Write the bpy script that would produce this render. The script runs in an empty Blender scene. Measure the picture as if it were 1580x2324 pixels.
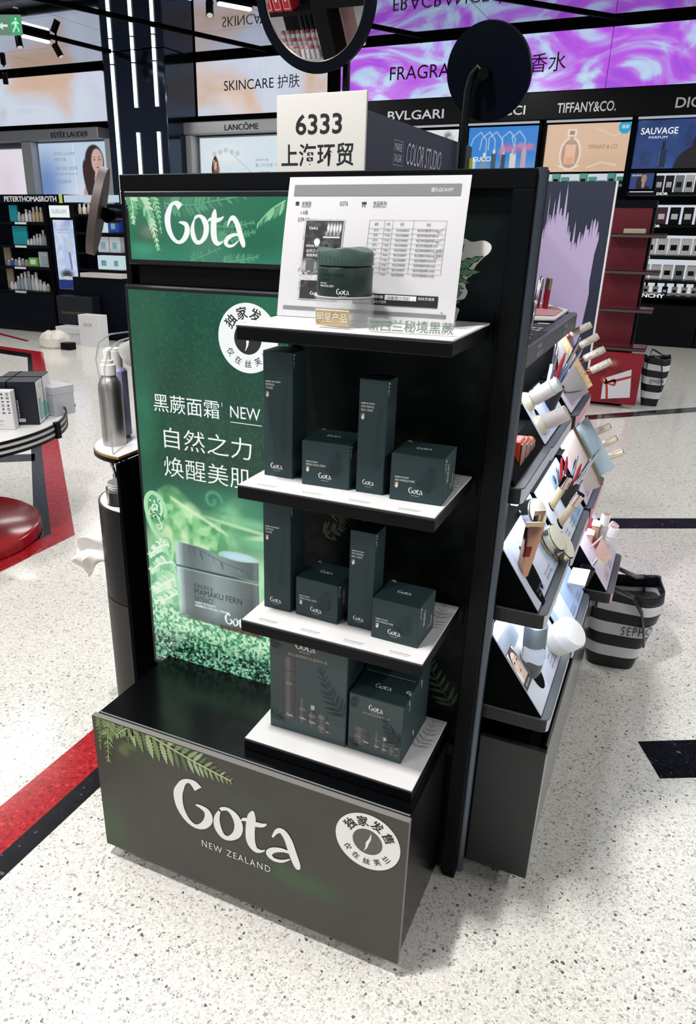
import bpy, bmesh, math, random
import numpy as np
from mathutils import Vector, Matrix
random.seed(7)
SC = bpy.context.scene
COL = SC.collection
PI = math.pi
# ------------------------------------------------------------------ camera
cd = bpy.data.cameras.new('camera'); cam = bpy.data.objects.new('camera', cd); COL.objects.link(cam)
FPX, CXP, CYP = 1709.18124, 700.28273, 1232.36476
a, b, c = -0.44079, -0.40288, 0.01272
fw = Vector((math.sin(a)*math.cos(b), math.cos(a)*math.cos(b), math.sin(b)))
r0 = Vector((math.cos(a), -math.sin(a), 0)); u0 = r0.cross(fw)
rr = math.cos(c)*r0 + math.sin(c)*u0; uu = -math.sin(c)*r0 + math.cos(c)*u0
mw = Matrix((rr, uu, -fw)).transposed().to_4x4(); mw.translation = Vector((0.88565, -0.90988, 1.23113))
cam.matrix_world = mw
cd.sensor_fit = 'HORIZONTAL'; cd.sensor_width = 36.0; cd.lens = FPX*36.0/1580
cd.shift_x = (790-CXP)/1580; cd.shift_y = (CYP-1162)/1580
cd.clip_start = 0.02; cd.clip_end = 100
SC.camera = cam
# ------------------------------------------------------------------ world, exposure
w = bpy.data.worlds.new('store_ambient'); SC.world = w; w.use_nodes = True
bg = w.node_tree.nodes['Background']; bg.inputs[0].default_value = (0.80, 0.88, 1.0, 1); bg.inputs[1].default_value = 0.26
SC.view_settings.view_transform = 'Standard'; SC.view_settings.look = 'None'
SC.view_settings.exposure = 0.0; SC.view_settings.gamma = 1.0; SC.view_settings.use_curve_mapping = False
SC.cycles.use_denoising = True
SC.cycles.max_bounces = 7; SC.cycles.diffuse_bounces = 3; SC.cycles.glossy_bounces = 4
SC.cycles.transmission_bounces = 6; SC.cycles.transparent_max_bounces = 8
SC.cycles.caustics_reflective = False; SC.cycles.caustics_refractive = False
SC.cycles.sample_clamp_indirect = 4.0
# ------------------------------------------------------------------ ceiling lamps of the store
def area_lamp(x, y, z, sx, sy, power, col=(1, .97, .93)):
    l = bpy.data.lights.new('ceiling_lamp', 'AREA'); l.shape = 'RECTANGLE'; l.size = sx; l.size_y = sy
    l.energy = power; l.color = col
    o = bpy.data.objects.new('ceiling_lamp', l); COL.objects.link(o); o.location = (x, y, z)
    return o
area_lamp(0.05, -0.45, 2.95, 0.10, 0.22, 66)
area_lamp(-0.9, -1.9, 2.95, 1.2, 0.12, 28)
for lx in (-6.0, -3.6, -1.3, 2.9, 4.6):
    for ly in (-2.6, 0.6, 2.6, 4.8, 7.0):
        area_lamp(lx, ly, 2.98, 0.12, 1.2, 23 if ly > 1 else 22)

# ================================================================== helpers
def s2l(v): return v/12.92 if v <= .04045 else ((v+.055)/1.055)**2.4
def rgb(h):
    if isinstance(h, str):
        h = h.lstrip('#'); return tuple(s2l(int(h[i:i+2], 16)/255) for i in (0, 2, 4))
    return tuple(h)
MC = {}
def mat(name, color='#808080', rough=.5, metal=0., emit=0., trans=0., ior=1.45, spec=.5, coat=0., aniso=0., alpha=1.):
    if name in MC: return MC[name]
    m = bpy.data.materials.new(name); m.use_nodes = True
    p = m.node_tree.nodes['Principled BSDF']; c3 = rgb(color)
    p.inputs['Base Color'].default_value = (*c3, 1); p.inputs['Roughness'].default_value = rough
    p.inputs['Metallic'].default_value = metal; p.inputs['IOR'].default_value = ior
    p.inputs['Specular IOR Level'].default_value = spec; p.inputs['Transmission Weight'].default_value = trans
    p.inputs['Coat Weight'].default_value = coat
    if aniso: p.inputs['Anisotropic'].default_value = aniso
    if alpha < 1: p.inputs['Alpha'].default_value = alpha
    if emit:
        p.inputs['Emission Color'].default_value = (*c3, 1); p.inputs['Emission Strength'].default_value = emit
        p.inputs['Base Color'].default_value = (.02, .02, .02, 1)
    MC[name] = m; return m
def nodes_of(name, **k):
    m = mat(name, **k); nt = m.node_tree; return m, nt, nt.nodes['Principled BSDF']
def N(nt, t, **k):
    n = nt.nodes.new(t)
    for a_, v in k.items():
        if a_.startswith('i_'): n.inputs[int(a_[2:]) if a_[2:].isdigit() else a_[2:]].default_value = v
        else: setattr(n, a_, v)
    return n
def ramp(nt, fac, stops, interp='LINEAR'):
    r = nt.nodes.new('ShaderNodeValToRGB'); r.color_ramp.interpolation = interp
    el = r.color_ramp.elements
    while len(el) < len(stops): el.new(.5)
    for e, (p, cc) in zip(el, stops): e.position = p; e.color = (*rgb(cc), 1)
    nt.links.new(fac, r.inputs[0]); return r.outputs[0]

# ---------------------------------------------------------------- mesh collector (world coordinates)
class MB:
    def __init__(s): s.v = []; s.f = []; s.m = []
    def add(s, vs, fs, mi=0):
        o = len(s.v); s.v += [tuple(x) for x in vs]; s.f += [tuple(i+o for i in f) for f in fs]; s.m += [mi]*len(fs); return s
    def box(s, x0, y0, z0, x1, y1, z1, c=0, mi=0):
        if x0 > x1: x0, x1 = x1, x0
        if y0 > y1: y0, y1 = y1, y0
        if z0 > z1: z0, z1 = z1, z0
        if c <= 0:
            vs = [(x, y, z) for z in (z0, z1) for y in (y0, y1) for x in (x0, x1)]
            return s.add(vs, [(0, 2, 3, 1), (4, 5, 7, 6), (0, 1, 5, 4), (2, 6, 7, 3), (0, 4, 6, 2), (1, 3, 7, 5)], mi)
        c = min(c, (x1-x0)/2.05, (y1-y0)/2.05, (z1-z0)/2.05)
        vs = []; idx = {}
        for i, X in enumerate((x0, x1)):
            for j, Y in enumerate((y0, y1)):
                for k, Z in enumerate((z0, z1)):
                    sx, sy, sz = (1-2*i)*c, (1-2*j)*c, (1-2*k)*c
                    for ax, p in enumerate(((X, Y+sy, Z+sz), (X+sx, Y, Z+sz), (X+sx, Y+sy, Z))):
                        idx[i, j, k, ax] = len(vs); vs.append(p)
        fs = []
        for i in (0, 1): fs.append([idx[i, j, k, 0] for j, k in ((0, 0), (1, 0), (1, 1), (0, 1))][::(1 if i else -1)])
        for j in (0, 1): fs.append([idx[i, j, k, 1] for i, k in ((0, 0), (1, 0), (1, 1), (0, 1))][::(-1 if j else 1)])
        for k in (0, 1): fs.append([idx[i, j, k, 2] for i, j in ((0, 0), (1, 0), (1, 1), (0, 1))][::(1 if k else -1)])
        for i in (0, 1):
            for j in (0, 1): fs.append([idx[i, j, 0, 0], idx[i, j, 1, 0], idx[i, j, 1, 1], idx[i, j, 0, 1]][::(1 if i ^ j else -1)])
            for k in (0, 1): fs.append([idx[i, 0, k, 0], idx[i, 1, k, 0], idx[i, 1, k, 2], idx[i, 0, k, 2]][::(-1 if i ^ k else 1)])
        for j in (0, 1):
            for k in (0, 1): fs.append([idx[0, j, k, 1], idx[1, j, k, 1], idx[1, j, k, 2], idx[0, j, k, 2]][::(1 if j ^ k else -1)])
        for i in (0, 1):
            for j in (0, 1):
                for k in (0, 1): fs.append([idx[i, j, k, q] for q in (0, 1, 2)][::(1 if (i+j+k) % 2 else -1)])
        return s.add(vs, fs, mi)
    def cyl(s, p0, p1, r0, r1=None, n=20, cap=True, mi=0):
        r1 = r0 if r1 is None else r1
        return s.lathe(p0, p1, [(0, 0)]*cap + [(r0, 0), (r1, 1)] + [(0, 1)]*cap, n, mi)
    def lathe(s, p0, p1, prof, n=24, mi=0, ell=1.0):
        """revolve prof [(radius, t)] about the axis p0->p1"""
        p0 = Vector(p0); p1 = Vector(p1); ax = p1-p0; L = ax.length; ax.normalize()
        ref = Vector((0, 0, 1)) if abs(ax.z) < .9 else Vector((1, 0, 0))
        e1 = ax.cross(ref).normalized(); e2 = ax.cross(e1)
        vs = []; rings = []
        for r, t in prof:
            ctr = p0+ax*(L*t)
            if r == 0: rings.append([len(vs)]); vs.append(ctr)
            else:
                rings.append(list(range(len(vs), len(vs)+n)))
                for q in range(n): vs.append(ctr+e1*(r*math.cos(2*PI*q/n))+e2*(r*ell*math.sin(2*PI*q/n)))
        fs = []
        for A, B in zip(rings, rings[1:]):
            for q in range(n):
                q2 = (q+1) % n
                if len(A) == 1 and len(B) == 1: break
                if len(A) == 1: fs.append((A[0], B[q2], B[q]))
                elif len(B) == 1: fs.append((A[q], A[q2], B[0]))
                else: fs.append((A[q], A[q2], B[q2], B[q]))
        return s.add(vs, fs, mi)
    def tube(s, pts, r, n=10, mi=0, flat=1.0):
        pts = [Vector(p) for p in pts]; rs = r if isinstance(r, (list, tuple)) else [r]*len(pts)
        vs = []; e1 = None
        for i, p in enumerate(pts):
            d = (pts[min(i+1, len(pts)-1)]-pts[max(i-1, 0)]).normalized()
            if e1 is None:
                ref = Vector((0, 0, 1)) if abs(d.z) < .9 else Vector((1, 0, 0)); e1 = d.cross(ref).normalized()
            else: e1 = (e1-d*e1.dot(d)).normalized()
            e2 = d.cross(e1)
            for q in range(n): vs.append(p+e1*(rs[i]*math.cos(2*PI*q/n))+e2*(rs[i]*flat*math.sin(2*PI*q/n)))
        fs = [(i*n+q, i*n+(q+1) % n, (i+1)*n+(q+1) % n, (i+1)*n+q) for i in range(len(pts)-1) for q in range(n)]
        fs += [tuple(range(n))[::-1], tuple(range((len(pts)-1)*n, len(pts)*n))]
        return s.add(vs, fs, mi)
    def prism(s, poly, fr, d0, d1, mi=0):
        """2D polygon in frame fr extruded from depth d0 to d1 along the normal"""
        n = len(poly); vs = [fr(u, v, d0) for u, v in poly]+[fr(u, v, d1) for u, v in poly]
        fs = [tuple(range(n))[::-1], tuple(range(n, 2*n))]+[(i, (i+1) % n, n+(i+1) % n, n+i) for i in range(n)]
        return s.add(vs, fs, mi)
    def flat(s, polys, fr, d=0.0003, mi=0):
        for i, poly in enumerate(polys): s.add([fr(u, v, d) for u, v in poly], [tuple(range(len(poly)))], mi)
        return s
ORD = ['leftmost', 'second from the left', 'third from the left', 'fourth from the left', 'fifth from the left', 'sixth from the left', 'seventh from the left', 'eighth from the left', 'ninth from the left', 'tenth from the left', 'eleventh from the left']
class Frame:
    """plane with origin, U (right), V (up), N (towards the viewer)"""
    def __init__(s, o, U, V):
        s.o = Vector(o); s.U = Vector(U).normalized(); V = Vector(V); s.V = (V-s.U*V.dot(s.U)).normalized(); s.N = s.U.cross(s.V)
    def __call__(s, u, v, d=0): return s.o+s.U*u+s.V*v+s.N*d
def front(y): return Frame((0, y, 0), (1, 0, 0), (0, 0, 1))       # facing -y: u = world x, v = world z
LINKS = []; ORG = {}
def obj(name, mb, m, parent=None, smooth=False):
    me = bpy.data.meshes.new(name); ms = m if isinstance(m, (list, tuple)) else [m]
    if parent is not None: org = ORG[parent.name]
    else:
        A = np.array(mb.v); org = Vector(((A[:, 0].min()+A[:, 0].max())/2, (A[:, 1].min()+A[:, 1].max())/2, A[:, 2].min()))
    me.from_pydata([(v[0]-org[0], v[1]-org[1], v[2]-org[2]) for v in mb.v], [], mb.f)
    for x in ms: me.materials.append(x)
    if len(ms) > 1: me.polygons.foreach_set('material_index', mb.m)
    if smooth:
        me.polygons.foreach_set('use_smooth', [True]*len(me.polygons)); me.set_sharp_from_angle(angle=math.radians(38))
    me.update()
    o = bpy.data.objects.new(name, me); LINKS.append(o); ORG[o.name] = Vector(org)
    if parent is not None: o.parent = parent
    else: o.location = org
    return o
def thing(name, label, cat, loc, group=None, rz=0):
    o = bpy.data.objects.new(name, None); LINKS.append(o); o.location = loc; o.empty_display_size = .05
    ORG[o.name] = Vector(loc); o['label'] = label; o['category'] = cat; o.rotation_euler.z = rz
    if group: o['group'] = group
    return o
def tag(o, label, cat, group=None):
    o['label'] = label; o['category'] = cat
    if group: o['group'] = group
    return o
def struct(o): o['kind'] = 'structure'; return o
def dup(o, parent=None, loc=None, rz=None, label=None):
    n = o.copy(); LINKS.append(n); ORG[n.name] = ORG[o.name].copy() if loc is None else Vector(loc)
    if parent is not None: n.parent = parent
    if loc is not None: n.location = loc
    if rz is not None: n.rotation_euler.z = rz
    if label: n['label'] = label
    for ch in [x for x in LINKS if x.parent is o]: dup(ch, n)
    return n
# ---------------------------------------------------------------- lettering
TC = {}
tcurve = bpy.data.curves.new('lettering', 'FONT'); tob = bpy.data.objects.new('lettering_tmp', tcurve); COL.objects.link(tob)
def glyphs(body, bold=0.0, space=1.0, res=3):
    key = (body, bold, space)
    if key not in TC:
        tcurve.body = body; tcurve.offset = bold; tcurve.space_character = space; tcurve.resolution_u = res; tcurve.size = 1
        dg = bpy.context.evaluated_depsgraph_get(); dg.update()
        me = bpy.data.meshes.new_from_object(tob.evaluated_get(dg))
        vs = [(v.co.x, v.co.y) for v in me.vertices]; fs = [tuple(p.vertices) for p in me.polygons]
        bpy.data.meshes.remove(me)
        xs = [v[0] for v in vs]; ys = [v[1] for v in vs]
        TC[key] = ([(x-min(xs), y-min(ys)) for x, y in vs], fs, max(xs)-min(xs), max(ys)-min(ys))
    return TC[key]
def txt(mb, body, fr, u, v, w=None, h=None, bold=0., space=1., d=.0004, ang=0., center=False, slant=0., mi=0, thick=0.):
    """lettering whose box has its lower-left (or centre) at u, v; fitted to width w and/or height h"""
    vs, fs, W, H = glyphs(body, bold, space)
    sx = (w/W) if w else h/H; sy = (h/H) if h else sx
    ca, sa = math.cos(ang), math.sin(ang); out = []
    for x, y in vs:
        X, Y = x*sx+slant*y*sy, y*sy
        if center: X -= W*sx/2; Y -= H*sy/2
        out.append(fr(u+X*ca-Y*sa, v+X*sa+Y*ca, d))
    mb.add(out, fs, mi)
    if thick:
        n = len(out)
        from collections import Counter
        ed = Counter()
        for f in fs:
            for q in range(len(f)): ed[tuple(sorted((f[q], f[(q+1) % len(f)])))] += 1
        back = [Vector(p)-fr.N*thick for p in out]
        mb.add(out+back, [(f[q], f[(q+1) % len(f)], f[(q+1) % len(f)]+n, f[q]+n) for f in fs for q in range(len(f)) if ed[tuple(sorted((f[q], f[(q+1) % len(f)])))] == 1], mi)
    return mb
def catmull(pts, per=7):
    P = [np.array(p, float) for p in pts]; out = []
    for i in range(len(P)-1):
        p0, p1, p2, p3 = P[max(i-1, 0)], P[i], P[i+1], P[min(i+2, len(P)-1)]
        for q in range(per):
            t = q/per; out.append(.5*((2*p1)+(p2-p0)*t+(2*p0-5*p1+4*p2-p3)*t*t+(3*p1-p0-3*p2+p3)*t**3))
    out.append(P[-1]); return out
def ribbon(pts):
    """variable-width stroke -> quads (list of polygons)"""
    s = catmull(pts); L = []; R = []
    for i, p in enumerate(s):
        d = s[min(i+1, len(s)-1)][:2]-s[max(i-1, 0)][:2]; n = np.array([-d[1], d[0]])/max(np.hypot(*d), 1e-9)
        L.append(p[:2]+n*p[2]/2); R.append(p[:2]-n*p[2]/2)
    return [[tuple(L[i]), tuple(R[i]), tuple(R[i+1]), tuple(L[i+1])] for i in range(len(s)-1)]
GOTA = [[(512, 404, 40), (492, 385, 32), (464, 380, 17), (440, 396, 22), (424, 424, 30), (408, 470, 38), (414, 535, 34), (445, 590, 24), (488, 612, 18), (530, 590, 28), (556, 545, 34), (548, 506, 27), (505, 492, 10), (497, 498, 4)],
        [(616, 470, 6), (598, 520, 22), (600, 570, 30), (622, 606, 24), (655, 606, 20), (690, 570, 30), (702, 520, 34), (686, 476, 30), (655, 454, 16), (625, 462, 14), (612, 480, 6)],
        [(772, 414, 8), (764, 450, 32), (756, 520, 36), (758, 580, 36), (778, 612, 26), (808, 608, 10), (822, 596, 4)],
        [(714, 486, 5), (735, 472, 16), (775, 478, 22), (812, 470, 16), (832, 455, 5)],
        [(858, 512, 6), (878, 474, 16), (902, 464, 26), (928, 495, 30), (950, 560, 32), (968, 610, 28), (972, 632, 12)],
        [(946, 560, 8), (905, 560, 16), (862, 578, 22), (842, 606, 24), (862, 626, 16), (900, 620, 12), (938, 592, 4)]]
def gota(mb, fr, u, v, w, d=.0005, mi=0):
    """the calligraphic word Gota; lower-left of its box at u, v"""
    s = w/595
    for k, st in enumerate(GOTA):
        for q in ribbon([(x, y, wd*1.18) for x, y, wd in st]): mb.flat([[(u+(x-388)*s, v+(635-y)*s) for x, y in q]], fr, d+.00009*k, mi)
    return mb
def disc(u, v, r, n=40, r2=None): return [(u+r*math.cos(2*PI*i/n), v+(r2 or r)*math.sin(2*PI*i/n)) for i in range(n)]
def ringq(u, v, r, ri, n=48):
    o = []
    for i in range(n):
        A, B = 2*PI*i/n, 2*PI*(i+1)/n
        o.append([(u+ri*math.cos(A), v+ri*math.sin(A)), (u+r*math.cos(A), v+r*math.sin(A)), (u+r*math.cos(B), v+r*math.sin(B)), (u+ri*math.cos(B), v+ri*math.sin(B))])
    return o
def badge(fr, u, v, r, parent, mw_, md, mt, d=.0004):
    """round white 'sold only here' sticker: ring, curved wording, flame"""
    B = obj('round_sticker', MB().flat(ringq(u, v, r, r*.46), fr, d), mw_, parent)
    m = MB()
    for i, ch in enumerate('独家发售'):
        t = math.radians(140-i*36); txt(m, ch, fr, u+r*.73*math.cos(t), v+r*.73*math.sin(t), h=r*.36, bold=.018, ang=t-PI/2, center=True, d=d+.0003)
    for i, ch in enumerate('仅在丝芙兰'):
        t = math.radians(215+i*27.5); txt(m, ch, fr, u+r*.72*math.cos(t), v+r*.72*math.sin(t), h=r*.22, bold=.012, ang=t+PI/2, center=True, d=d+.0003)
    obj('lettering', m, md, B)
    m = MB().flat([disc(u, v, r*.455)], fr, d-.0001)
    obj('sticker_centre', m, mt, B)
    m = MB()
    for q in ribbon([(u+.10*r, v+.33*r, .01*r), (u+.07*r, v+.12*r, .07*r), (u, v-.05*r, .09*r), (u-.02*r, v-.2*r, .06*r), (u-.09*r, v-.36*r, .01*r)]): m.flat([q], fr, d+.0003)
    obj('flame_mark', m, mw_, B)
# ---------------------------------------------------------------- fern drawing
def leaflet(p, ang, L, W, teeth=0):
    ca, sa = math.cos(ang), math.sin(ang); up = []; dn = []
    n = 6 if not teeth else teeth*2
    for i in range(n+1):
        t = i/n; wv = W*(math.sin(PI*min(1, t*.96+.04))**.8)*(1-.45*t)
        if teeth and i % 2: wv *= .62
        up.append((t*L, wv)); dn.append((t*L, -wv))
    return [(p[0]+x*ca-y*sa, p[1]+x*sa+y*ca) for x, y in up+dn[::-1][1:-1]]
def frond(pts, n, L, W, lean=.95, teeth=0, taper=.75, jit=.06, sides=(1, -1), rnd=None):
    """leaflets along a curved spine; returns list of polygons (tip last)"""
    rnd = rnd or random; s = catmull([(x, y, 0) for x, y in pts], 12); out = []
    for k in range(n):
        t = (k+.5)/n; i = int(t*(len(s)-1)); p = s[i][:2]; d = s[min(i+1, len(s)-1)][:2]-s[max(i-1, 0)][:2]; A = math.atan2(d[1], d[0])
        f = (1-t*taper)*(0.55+.45*math.sin(PI*min(1, t*2.2+.15)/1.0) if t < .35 else 1)
        for sd in sides: out.append(leaflet(p, A+sd*(lean-.25*t+rnd.uniform(-jit, jit)), L*f, W*f, teeth))
    sp = ribbon([(q[0], q[1], W*.35*(1-.7*i/len(s))) for i, q in enumerate(s[::4])]); return out+sp
# ---------------------------------------------------------------- printed pictures as coloured grids
def noise2(h, w, cells, seed, octv=3):
    rs = np.random.RandomState(seed); out = np.zeros((h, w)); amp = 1; tot = 0
    for o in range(octv):
        c0 = max(2, int(cells*2**o)); c1 = max(2, int(cells*2**o*h/w)); g = rs.rand(c1+2, c0+2)
        y = np.linspace(0, c1, h, endpoint=False); x = np.linspace(0, c0, w, endpoint=False)
        yi = y.astype(int); xi = x.astype(int); fy = (y-yi)[:, None]; fx = (x-xi)[None, :]
        fy = fy*fy*(3-2*fy); fx = fx*fx*(3-2*fx)
        v = g[yi][:, xi]*(1-fy)*(1-fx)+g[yi][:, xi+1]*(1-fy)*fx+g[yi+1][:, xi]*fy*(1-fx)+g[yi+1][:, xi+1]*fy*fx
        out += v*amp; tot += amp; amp *= .5
    return out/tot
class Pic:
    """rectangular print u0..u1 x v0..v1 painted on a grid"""
    def __init__(s, u0, u1, v0, v1, nx, base):
        s.b = (u0, u1, v0, v1); s.nx = nx; s.ny = max(2, int(nx*(v1-v0)/(u1-u0)))
        s.U, s.V = np.meshgrid(np.linspace(u0, u1, s.nx), np.linspace(v0, v1, s.ny)); s.c = np.empty((s.ny, s.nx, 3)); s.c[:] = rgb(base)
    def mix(s, col, a_): a_ = np.clip(a_, 0, 1)[..., None]; s.c = s.c*(1-a_)+np.array(rgb(col))*a_; return s
    def grad(s, v0, v1, col, k=1.): return s.mix(col, k*np.clip((s.V-v0)/(v1-v0), 0, 1))
    def blob(s, u, v, ru, rv, col, k=1., p=1.2, ang=0.):
        du, dv = s.U-u, s.V-v; ca, sa = math.cos(ang), math.sin(ang); q = ((du*ca+dv*sa)/ru)**2+((-du*sa+dv*ca)/rv)**2
        return s.mix(col, k*np.exp(-q**p))
    def ell(s, u, v, ru, rv, col, k=1., soft=.06, ang=0.):
        du, dv = s.U-u, s.V-v; ca, sa = math.cos(ang), math.sin(ang); q = np.sqrt(((du*ca+dv*sa)/ru)**2+((-du*sa+dv*ca)/rv)**2)
        return s.mix(col, k*np.clip((1-q)/soft+.5, 0, 1))
    def rect(s, u0, u1, v0, v1, col, k=1., soft=None):
        e = soft or (s.b[1]-s.b[0])/s.nx
        m = np.clip((s.U-u0)/e+.5, 0, 1)*np.clip((u1-s.U)/e+.5, 0, 1)*np.clip((s.V-v0)/e+.5, 0, 1)*np.clip((v1-s.V)/e+.5, 0, 1)
        return s.mix(col, k*m)
    def line(s, pts, wd, col, k=1., soft=.5):
        D = np.full(s.U.shape, 1e9)
        for (x0, y0), (x1, y1) in zip(pts, pts[1:]):
            dx, dy = x1-x0, y1-y0; t = np.clip(((s.U-x0)*dx+(s.V-y0)*dy)/max(dx*dx+dy*dy, 1e-12), 0, 1); D = np.minimum(D, np.hypot(s.U-x0-t*dx, s.V-y0-t*dy))
        return s.mix(col, k*np.clip((wd-D)/(wd*soft)+.0, 0, 1))
    def noise(s, cells, seed, lo, hi, col, k=1., octv=3, mask=1.):
        n = noise2(s.ny, s.nx, cells, seed, octv); return s.mix(col, k*np.clip((n-lo)/(hi-lo), 0, 1)*mask)
    def build(s, name, fr, m, parent=None, d=.0002):
        vs = []
        for U, V in zip(s.U.ravel(), s.V.ravel()): vs.append(fr(U, V, d))
        nx, ny = s.nx, s.ny; I = np.arange(nx*ny).reshape(ny, nx)
        fs = np.stack([I[:-1, :-1], I[:-1, 1:], I[1:, 1:], I[1:, :-1]], -1).reshape(-1, 4).tolist()
        mb = MB(); mb.v = [tuple(v) for v in vs]; mb.f = fs; mb.m = [0]*len(fs)
        o = obj(name, mb, m, parent); at = o.data.color_attributes.new('print', 'FLOAT_COLOR', 'POINT')
        at.data.foreach_set('color', np.concatenate([s.c.reshape(-1, 3), np.ones((nx*ny, 1))], 1).astype(np.float32).ravel())
        return o
def printmat(name, emit, rough=.3, spec=.5):
    m, nt, p = nodes_of(name, color='#101010', rough=rough, spec=spec)
    at = N(nt, 'ShaderNodeAttribute', attribute_name='print')
    if emit: nt.links.new(at.outputs[0], p.inputs['Emission Color']); p.inputs['Emission Strength'].default_value = emit
    else: nt.links.new(at.outputs[0], p.inputs['Base Color'])
    return m
# ================================================================== materials
BLK = mat('black laminate', '#090b0e', rough=.36, spec=.16)
BLKM = mat('matte black', '#06080b', rough=.6, spec=.04)
BLKG = mat('gloss black top', '#040507', rough=.2, spec=.35)
NAVY = mat('navy black', '#080d18', rough=.45, spec=.12)
RAIL = mat('satin dark rail', '#5a626c', rough=.38, metal=.85)
WHT = mat('white board', '#dedee0', rough=.35)
LETW = mat('white print', '#f4f5f2', rough=.5)
LETK = mat('black print', '#15171b', rough=.6)
LETG = mat('grey print', '#8a8d8e', rough=.6)
GOLDP = mat('gold print', '#a08c6c', rough=.4, metal=.3)
LIT = mat('lit white print', '#f6fbfa', emit=.95)
LITK = mat('lit dark print', '#0c1a1c', emit=.6)
CARD = mat('dark green carton', '#2c3f43', rough=.5, spec=.35)
CARDD = mat('dark green carton print', '#223236', rough=.4, spec=.4)
ACR = mat('clear acrylic', '#ffffff', rough=.02, trans=1.0, ior=1.3)
GLS = mat('clear glass', '#f4fbfb', rough=.02, trans=1.0, ior=1.4)
CHR = mat('chrome', '#e6e8ec', rough=.12, metal=1.)
SIL = mat('silver', '#c9ccd0', rough=.28, metal=1.)
GOLD = mat('gold metal', '#d9bf86', rough=.16, metal=1.)
ROSE = mat('rose gold metal', '#b98f7a', rough=.18, metal=1.)
def brushed(name, col, rough, metal, sc=(2, 220, 2)):
    m, nt, p = nodes_of(name, color=col, rough=rough, metal=metal)
    tc = N(nt, 'ShaderNodeNewGeometry'); mp = N(nt, 'ShaderNodeMapping'); mp.inputs['Scale'].default_value = sc
    nz = N(nt, 'ShaderNodeTexNoise'); nz.inputs['Scale'].default_value = 4
    nt.links.new(tc.outputs['Position'], mp.inputs[0]); nt.links.new(mp.outputs[0], nz.inputs['Vector'])
    mr = N(nt, 'ShaderNodeMapRange'); mr.inputs['To Min'].default_value = rough*.7; mr.inputs['To Max'].default_value = rough*1.5
    nt.links.new(nz.outputs[0], mr.inputs[0]); nt.links.new(mr.outputs[0], p.inputs['Roughness']); return m
def terrazzo(name, base, chips, scale=95, rough=.16, keep=.42):
    m, nt, p = nodes_of(name, color=base, rough=rough)
    g = N(nt, 'ShaderNodeNewGeometry')
    def layer(sc, lo, edge, off):
        ad = N(nt, 'ShaderNodeVectorMath', operation='ADD'); ad.inputs[1].default_value = (off, off*.7, off*.3); nt.links.new(g.outputs['Position'], ad.inputs[0])
        v = N(nt, 'ShaderNodeTexVoronoi', feature='F1'); v.inputs['Scale'].default_value = sc; v.inputs['Randomness'].default_value = 1
        e = N(nt, 'ShaderNodeTexVoronoi', feature='DISTANCE_TO_EDGE'); e.inputs['Scale'].default_value = sc; e.inputs['Randomness'].default_value = 1
        nt.links.new(ad.outputs[0], v.inputs['Vector']); nt.links.new(ad.outputs[0], e.inputs['Vector'])
        sp = N(nt, 'ShaderNodeSeparateColor'); nt.links.new(v.outputs['Color'], sp.inputs[0])
        g1 = N(nt, 'ShaderNodeMath', operation='GREATER_THAN'); g1.inputs[1].default_value = lo; nt.links.new(sp.outputs[0], g1.inputs[0])
        g2 = N(nt, 'ShaderNodeMath', operation='GREATER_THAN'); g2.inputs[1].default_value = edge; nt.links.new(e.outputs['Distance'], g2.inputs[0])
        mu = N(nt, 'ShaderNodeMath', operation='MULTIPLY'); nt.links.new(g1.outputs[0], mu.inputs[0]); nt.links.new(g2.outputs[0], mu.inputs[1])
        return mu.outputs[0], ramp(nt, sp.outputs[1], chips, 'CONSTANT')
    cur = None
    for sc, lo, edge, off in ((scale*2.1, keep+.2, .09, 3.1), (scale, keep, .11, 0.)):
        f, colr = layer(sc, lo, edge, off)
        mx = N(nt, 'ShaderNodeMix', data_type='RGBA'); nt.links.new(f, mx.inputs[0])
        if cur is None: mx.inputs[6].default_value = (*rgb(base), 1)
        else: nt.links.new(cur, mx.inputs[6])
        nt.links.new(colr, mx.inputs[7]); cur = mx.outputs[2]
    nt.links.new(cur, p.inputs['Base Color']); return m
FLOOR = terrazzo('white terrazzo', '#f1efea', [(0, '#e3e2de'), (.36, '#d6d5d1'), (.62, '#c6c5c1'), (.84, '#a9a8a5'), (.965, '#6a6966')], 150, .16, .30)
FRED = terrazzo('red terrazzo', '#b3222b', [(0, '#9c1a22'), (.5, '#86141b'), (.85, '#c33a40')])
FBLK = terrazzo('black terrazzo', '#12141a', [(0, '#0c0e13'), (.5, '#1b1e26'), (.97, '#5a5a5e')])
CEILM = mat('dark mirror ceiling', '#a3a6b2', rough=.035, metal=1.)
def screen(name, stops, scale, emit, dist=2.5, sc3=(1, 1, 1), seed=0.):
    m, nt, p = nodes_of(name, color='#050505', rough=.25)
    g = N(nt, 'ShaderNodeNewGeometry'); mp = N(nt, 'ShaderNodeMapping'); mp.inputs['Scale'].default_value = sc3; mp.inputs['Location'].default_value = (seed, 0, seed)
    nt.links.new(g.outputs['Position'], mp.inputs[0])
    nz = N(nt, 'ShaderNodeTexNoise'); nz.inputs['Scale'].default_value = scale; nz.inputs['Distortion'].default_value = dist; nz.inputs['Detail'].default_value = 3
    nt.links.new(mp.outputs[0], nz.inputs['Vector'])
    nt.links.new(ramp(nt, nz.outputs[0], stops), p.inputs['Emission Color']); p.inputs['Emission Strength'].default_value = emit; return m
SKIN = screen('skincare screen', [(.30, '#e0bfa8'), (.40, '#e2d2ce'), (.48, '#d9e0f2'), (.60, '#e0e8f6'), (.68, '#d3daec'), (.78, '#e0c8ba')], .75, .82, 1.2, (1, 1, .9), 1.7)
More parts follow.
